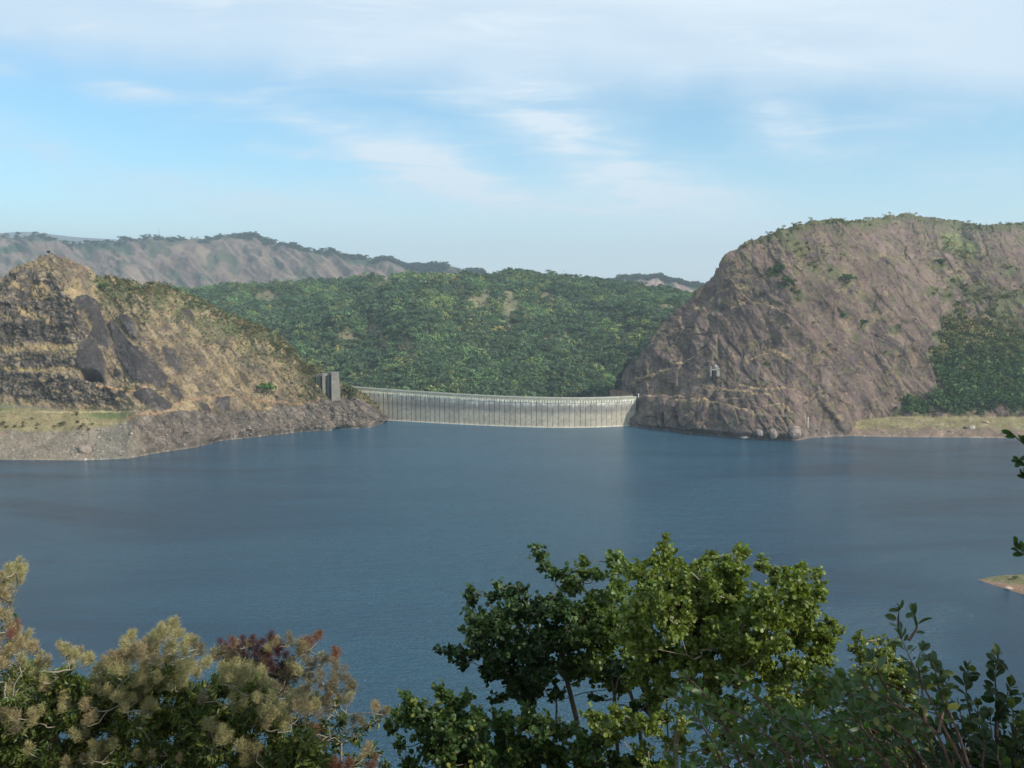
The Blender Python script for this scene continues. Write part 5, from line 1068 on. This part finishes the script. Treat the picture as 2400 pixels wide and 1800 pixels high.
rr = np.random.default_rng(77); xx = np.array([0, 60, 120, 180, 260, 330, 400, 470, 540, 600, 660, 720, 770]); yy = np.array([1590, 1590, 1600, 1605, 1590, 1600, 1590, 1600, 1610, 1640, 1680, 1740, 1800])
for gx in np.arange(-60, 770, 44):
    for gy in np.arange(1580, 1850, 40):
        x, y = gx + rr.uniform(-16, 16), gy + rr.uniform(-14, 14)
        for _ in range(2):
              x += rr.uniform(-12, 12)
              if y > np.interp(x, xx, yy) - 14 and rr.random() < .95: main_puffs.append((x, y, rr.uniform(26, 40)))
flowering('flowering_shrub', 'wide bush topped with straw coloured feathery flower heads at the lower left', 12.5, [(440, 1980), (445, 1880), (450, 1750), (455, 1690)], main_pan, main_puffs, 12, leafsize=.105, dens=8.2, depth=1.0, rtrunk=.06)
mar_pan = Z6([(1290, 530, 40, 'dark'), (1330, 520, 50, 'red'), (1400, 520, 60, 'dark'), (1460, 520, 60, 'dark'), (1530, 510, 70, 'dark'), (1600, 530, 70, 'dark'), (1560, 600, 80, 'dark'), (1460, 590, 80, 'dark'), (1650, 600, 60, 'dark'), (1300, 590, 80, 'grey'), (1380, 620, 80, 'grey'), (1240, 560, 50, 'grey'), (1690, 480, 50, 'grey'), (1740, 500, 45, 'grey'), (1790, 480, 40, 'red'), (1820, 460, 25, 'red'), (1740, 560, 55, 'grey'), (1850, 580, 40, 'grey'), (1925, 550, 40, 'red'), (1910, 600, 30, 'pink'), (1700, 680, 70, 'grey'), (1600, 720, 80, 'grey'), (1780, 620, 40, 'grey')])
mar_puffs = [(x, y, r) for x, y, r in [(560, 1560, 34), (600, 1575, 38), (650, 1580, 36), (690, 1570, 24), (540, 1600, 34), (620, 1620, 38), (680, 1620, 34), (720, 1640, 24), (590, 1660, 36), (650, 1680, 36), (700, 1700, 30)]]
flowering('flowering_shrub', 'dark maroon flowered shrub behind the straw coloured bush', 15., [(640, 1950), (640, 1780), (640, 1660)], mar_pan, mar_puffs, 13, leafsize=.09, col=(.04, .055, .02), dens=6.5, depth=.8)
rt_pan = Z6([(1830, 690, 60, 'grey'), (1950, 680, 60, 'grey'), (2020, 740, 50, 'grey'), (1900, 760, 70, 'grey'), (1830, 830, 70, 'tan'), (1990, 800, 50, 'grey'), (1760, 760, 60, 'grey'), (1880, 860, 60, 'grey'), (2170, 860, 35, 'pink'), (2190, 890, 30, 'grey'), (2060, 950, 40, 'grey'), (1800, 980, 50, 'red'), (1860, 1080, 55, 'red'), (1760, 1100, 50, 'red'), (2000, 1190, 50, 'red'), (2100, 1130, 40, 'pink'), (2150, 1190, 50, 'red'), (1920, 1190, 60, 'red')])
rt_puffs = [(790, 1650, 24), (800, 1690, 26), (760, 1700, 26), (740, 1740, 32), (790, 1740, 30), (830, 1730, 22), (860, 1700, 18), (880, 1690, 14), (770, 1790, 34), (830, 1785, 30), (870, 1765, 22), (900, 1800, 20), (720, 1790, 30), (700, 1750, 30)]
flowering('flowering_shrub', 'thin shrub with green leaves and reddish flower heads right of the maroon one', 13.5, [(800, 1950), (798, 1850), (800, 1740)], rt_pan, rt_puffs, 14, leafsize=.095, col=(.05, .085, .025), dens=7, depth=.6, rtrunk=.04)

# --- big-leaved shrub close to the camera, lower right
BIGL = OB
def sprig_plant(name, label, Yd, rootpx, stems, seed, size=.115, col=(.035, .075, .022), extra=(), cat='shrub', rstem=.012, dz=.35, yellow=.05):
    base = slope_root(xat(rootpx, Yd), Yd); P_ = Plant(name, label, cat, base, Yd, (.13, .085, .07), seed=seed); rg = P_.rg
    for st, n, s0 in stems:
        n = int(n * 1.7)
        yo = Yd + rg.uniform(-dz, dz); pts = np.array([at(x, y, yo + .12 * rg.normal()) for x, y in st]); t = np.arange(len(pts)); tt = np.linspace(0, len(pts) - 1, len(pts) * 5); pt = np.stack([np.interp(tt, t, pts[:, a]) for a in range(3)], -1)
        for _ in range(2): pt[1:-1] = (pt[:-2] + 2 * pt[1:-1] + pt[2:]) / 4
        mb = MB(); mb.tube(pt, np.linspace(rstem, .0028, len(pt)), 5, P_.bark); P_.loc(mb.build('stem', M['bark'], None, True))
        for k in range(n):
            f = (k + rg.uniform(0, .8)) / n; f = s0 + (1 - s0) * f; i = min(int(f * (len(pt) - 1)), len(pt) - 2); p = pt[i]; ax = pt[i + 1] - pt[i]; ax /= np.linalg.norm(ax) + 1e-9
            side = np.cross(ax, rg.normal(size=3)); side /= np.linalg.norm(side); d = side * 1.0 + ax * rg.uniform(.3, 1.1); up = np.array([0, -.35, .8]) + rg.normal(size=3) * .55
            sz = size * rg.uniform(.55, 1.2) * (1 - .25 * f); c = np.array(col) * rg.uniform(.7, 1.5)
            if rg.random() < yellow: c = np.array((.22, .22, .05))
            P_.leaf(p + d * .01, d, up, sz, c)
        for k in range(4):   # rosette at the tip
            d = (pt[-1] - pt[-2]); d /= np.linalg.norm(d) + 1e-9; d = d + rg.normal(size=3) * .5; P_.leaf(pt[-1], d, (0, -.5, .6) + rg.normal(size=3) * .5, size * .75, np.array((.07, .10, .03)) * rg.uniform(.8, 1.3))
    P_.finish(BIGL); return P_
sprig_plant('big_leaved_shrub', 'dark shrub with large oval leaves in the lower right corner against the water', 6.6, 2330,
    [([(2330, 1900), (2340, 1740), (2335, 1640), (2332, 1580), (2340, 1535)], 26, .35), ([(2300, 1900), (2290, 1750), (2270, 1660), (2262, 1600), (2268, 1570)], 14, .35), ([(2380, 1900), (2385, 1780), (2378, 1720), (2372, 1660)], 14, .3),
     ([(2300, 1850), (2240, 1740), (2215, 1660), (2222, 1610), (2205, 1575)], 14, .3), ([(2350, 1850), (2330, 1700), (2355, 1640), (2368, 1610)], 12, .4), ([(2400, 1850), (2430, 1750), (2410, 1690)], 12, .3), ([(2280, 1880), (2260, 1790), (2235, 1740), (2190, 1700)], 14, .3),
     ([(2350, 1900), (2300, 1800), (2310, 1740), (2300, 1700)], 16, .2), ([(2400, 1900), (2350, 1820), (2340, 1780), (2330, 1750)], 16, .2), ([(2250, 1900), (2240, 1830), (2210, 1800), (2190, 1770)], 12, .2), ([(2440, 1900), (2420, 1800), (2390, 1760), (2375, 1740)], 16, .2), ([(2450, 1850), (2440, 1760), (2400, 1720)], 12, .3),
     *[([(x0 + 20, 1920), (x0 + 10, y0 + 90), (x0, y0)], 18, .1) for x0, y0 in ((2180, 1740), (2215, 1700), (2250, 1660), (2290, 1650), (2320, 1680), (2350, 1700), (2390, 1690), (2410, 1650), (2270, 1720), (2310, 1740), (2230, 1760), (2370, 1750), (2200, 1790), (2400, 1740))],
     ([(2330, 1900), (2340, 1830), (2360, 1790), (2350, 1760)], 16, .1), ([(2280, 1900), (2300, 1850), (2290, 1800), (2270, 1770)], 16, .1), ([(2390, 1900), (2400, 1850), (2380, 1800)], 14, .1)], 51, col=(.020, .044, .015), yellow=.02, size=.125)
sprig_plant('big_leaved_shrub', 'large-leaved shrub with one tall reddish shoot standing up against the water', 6.2, 2230,
    [([(2290, 1860), (2230, 1740), (2170, 1620), (2140, 1560), (2112, 1495)], 15, .35), ([(2112, 1495), (2105, 1455), (2107, 1430)], 5, .0), ([(2130, 1500), (2150, 1470), (2145, 1440)], 3, .3), ([(2290, 1860), (2240, 1700), (2200, 1620), (2190, 1560), (2180, 1545)], 14, .3),
     ([(2250, 1860), (2200, 1720), (2130, 1660), (2060, 1640), (2020, 1600)], 16, .3), ([(2230, 1860), (2130, 1740), (2060, 1680), (2020, 1660)], 12, .35), ([(2170, 1700), (2160, 1610), (2150, 1550), (2160, 1525)], 8, .3), ([(2080, 1620), (2055, 1570), (2045, 1545)], 6, .3), ([(2200, 1720), (2215, 1640), (2200, 1600)], 8, .2)], 52, size=.115, col=(.052, .09, .04), yellow=.08)
lower = []
r5 = np.random.default_rng(9)
for k in range(85):
    x1 = r5.uniform(1570, 2080); y1 = r5.uniform(1570, 1790) + max(0, (1700 - x1)) * .15; x0 = x1 + r5.uniform(60, 220); lower.append(([(x0 + 60, y1 + 260), (x0, y1 + 110), ((x0 + x1) / 2, y1 + 40), (x1, y1)], 9, .35))
sprig_plant('big_leaved_shrub', 'sprawling big-leaved shrub in front of the tall sunlit tree at the bottom edge', 7.2, 1950, lower, 53, size=.118, col=(.045, .095, .024), dz=.8, yellow=.05)

# --- tree that stands just outside the right edge; two of its twigs hang into the picture
def shade_tree():
    Yd = 6.5; base = slope_root(6.3, 5.2); P_ = Plant('tree', 'dark leafed tree at the right edge, only its twig ends reach into the picture', 'tree', base, Yd, (.10, .085, .07), seed=61); rg = P_.rg
    P_.fork([(6.2, 5.2, 146.5), (6.0, 5.3, 148.5), (5.9, 5.5, 150.)])
    for x, y in ((2440, 1060), (2412, 1040), (2395, 1030)): P_.nodes.append(at(x, y, 6.5)); 
    P_.nodes = P_.nodes[:-3]
    for k in range(170):
        a = rg.uniform(0, 2 * pi); r = 2.6 * math.sqrt(rg.random()); c = np.array([6.6 + r * math.cos(a), 4.3 + r * math.sin(a) * 1.15, rg.uniform(148.3, 153.5)])
        if c[0] - .5 < (2400 - 1200) / F * c[1] * 1.03: continue
        P_.reach(c, 1.); P_.cluster(c, .42, 110, .13, (.04, .075, .02), .3, 8)
    for st, n in (([(2520, 1120), (2450, 1080), (2405, 1045), (2385, 1028), (2368, 1012)], 4), ([(2450, 1080), (2420, 1110), (2398, 1088), (2384, 1078)], 3), ([(2420, 1150), (2405, 1122), (2390, 1112)], 2), ([(2500, 1340), (2430, 1310), (2396, 1290), (2378, 1272)], 5), ([(2430, 1310), (2400, 1300), (2388, 1294)], 2)):
        pts = np.array([at(x, y, 6.5) for x, y in st]); mb = MB(); mb.tube(pts, np.linspace(.008, .003, len(pts)), 5, P_.bark); P_.loc(mb.build('twig', M['bark'], None, True))
        P_.reach(pts[0], .3)
        for k in range(n + 3):
            f = rg.uniform(.45, 1); i = min(int(f * (len(pts) - 1)), len(pts) - 2); p = pts[i] + (pts[i + 1] - pts[i]) * (f * (len(pts) - 1) - i); d = (pts[i + 1] - pts[i]) / np.linalg.norm(pts[i + 1] - pts[i]) + rg.normal(size=3) * .7
            P_.leaf(p, d, np.array((0, -.6, .5)) + rg.normal(size=3) * .4, .075, np.array((.035, .075, .02)) * rg.uniform(.7, 1.4))
    P_.wood(rtrunk=.12); P_.finish(OB)
shade_tree()
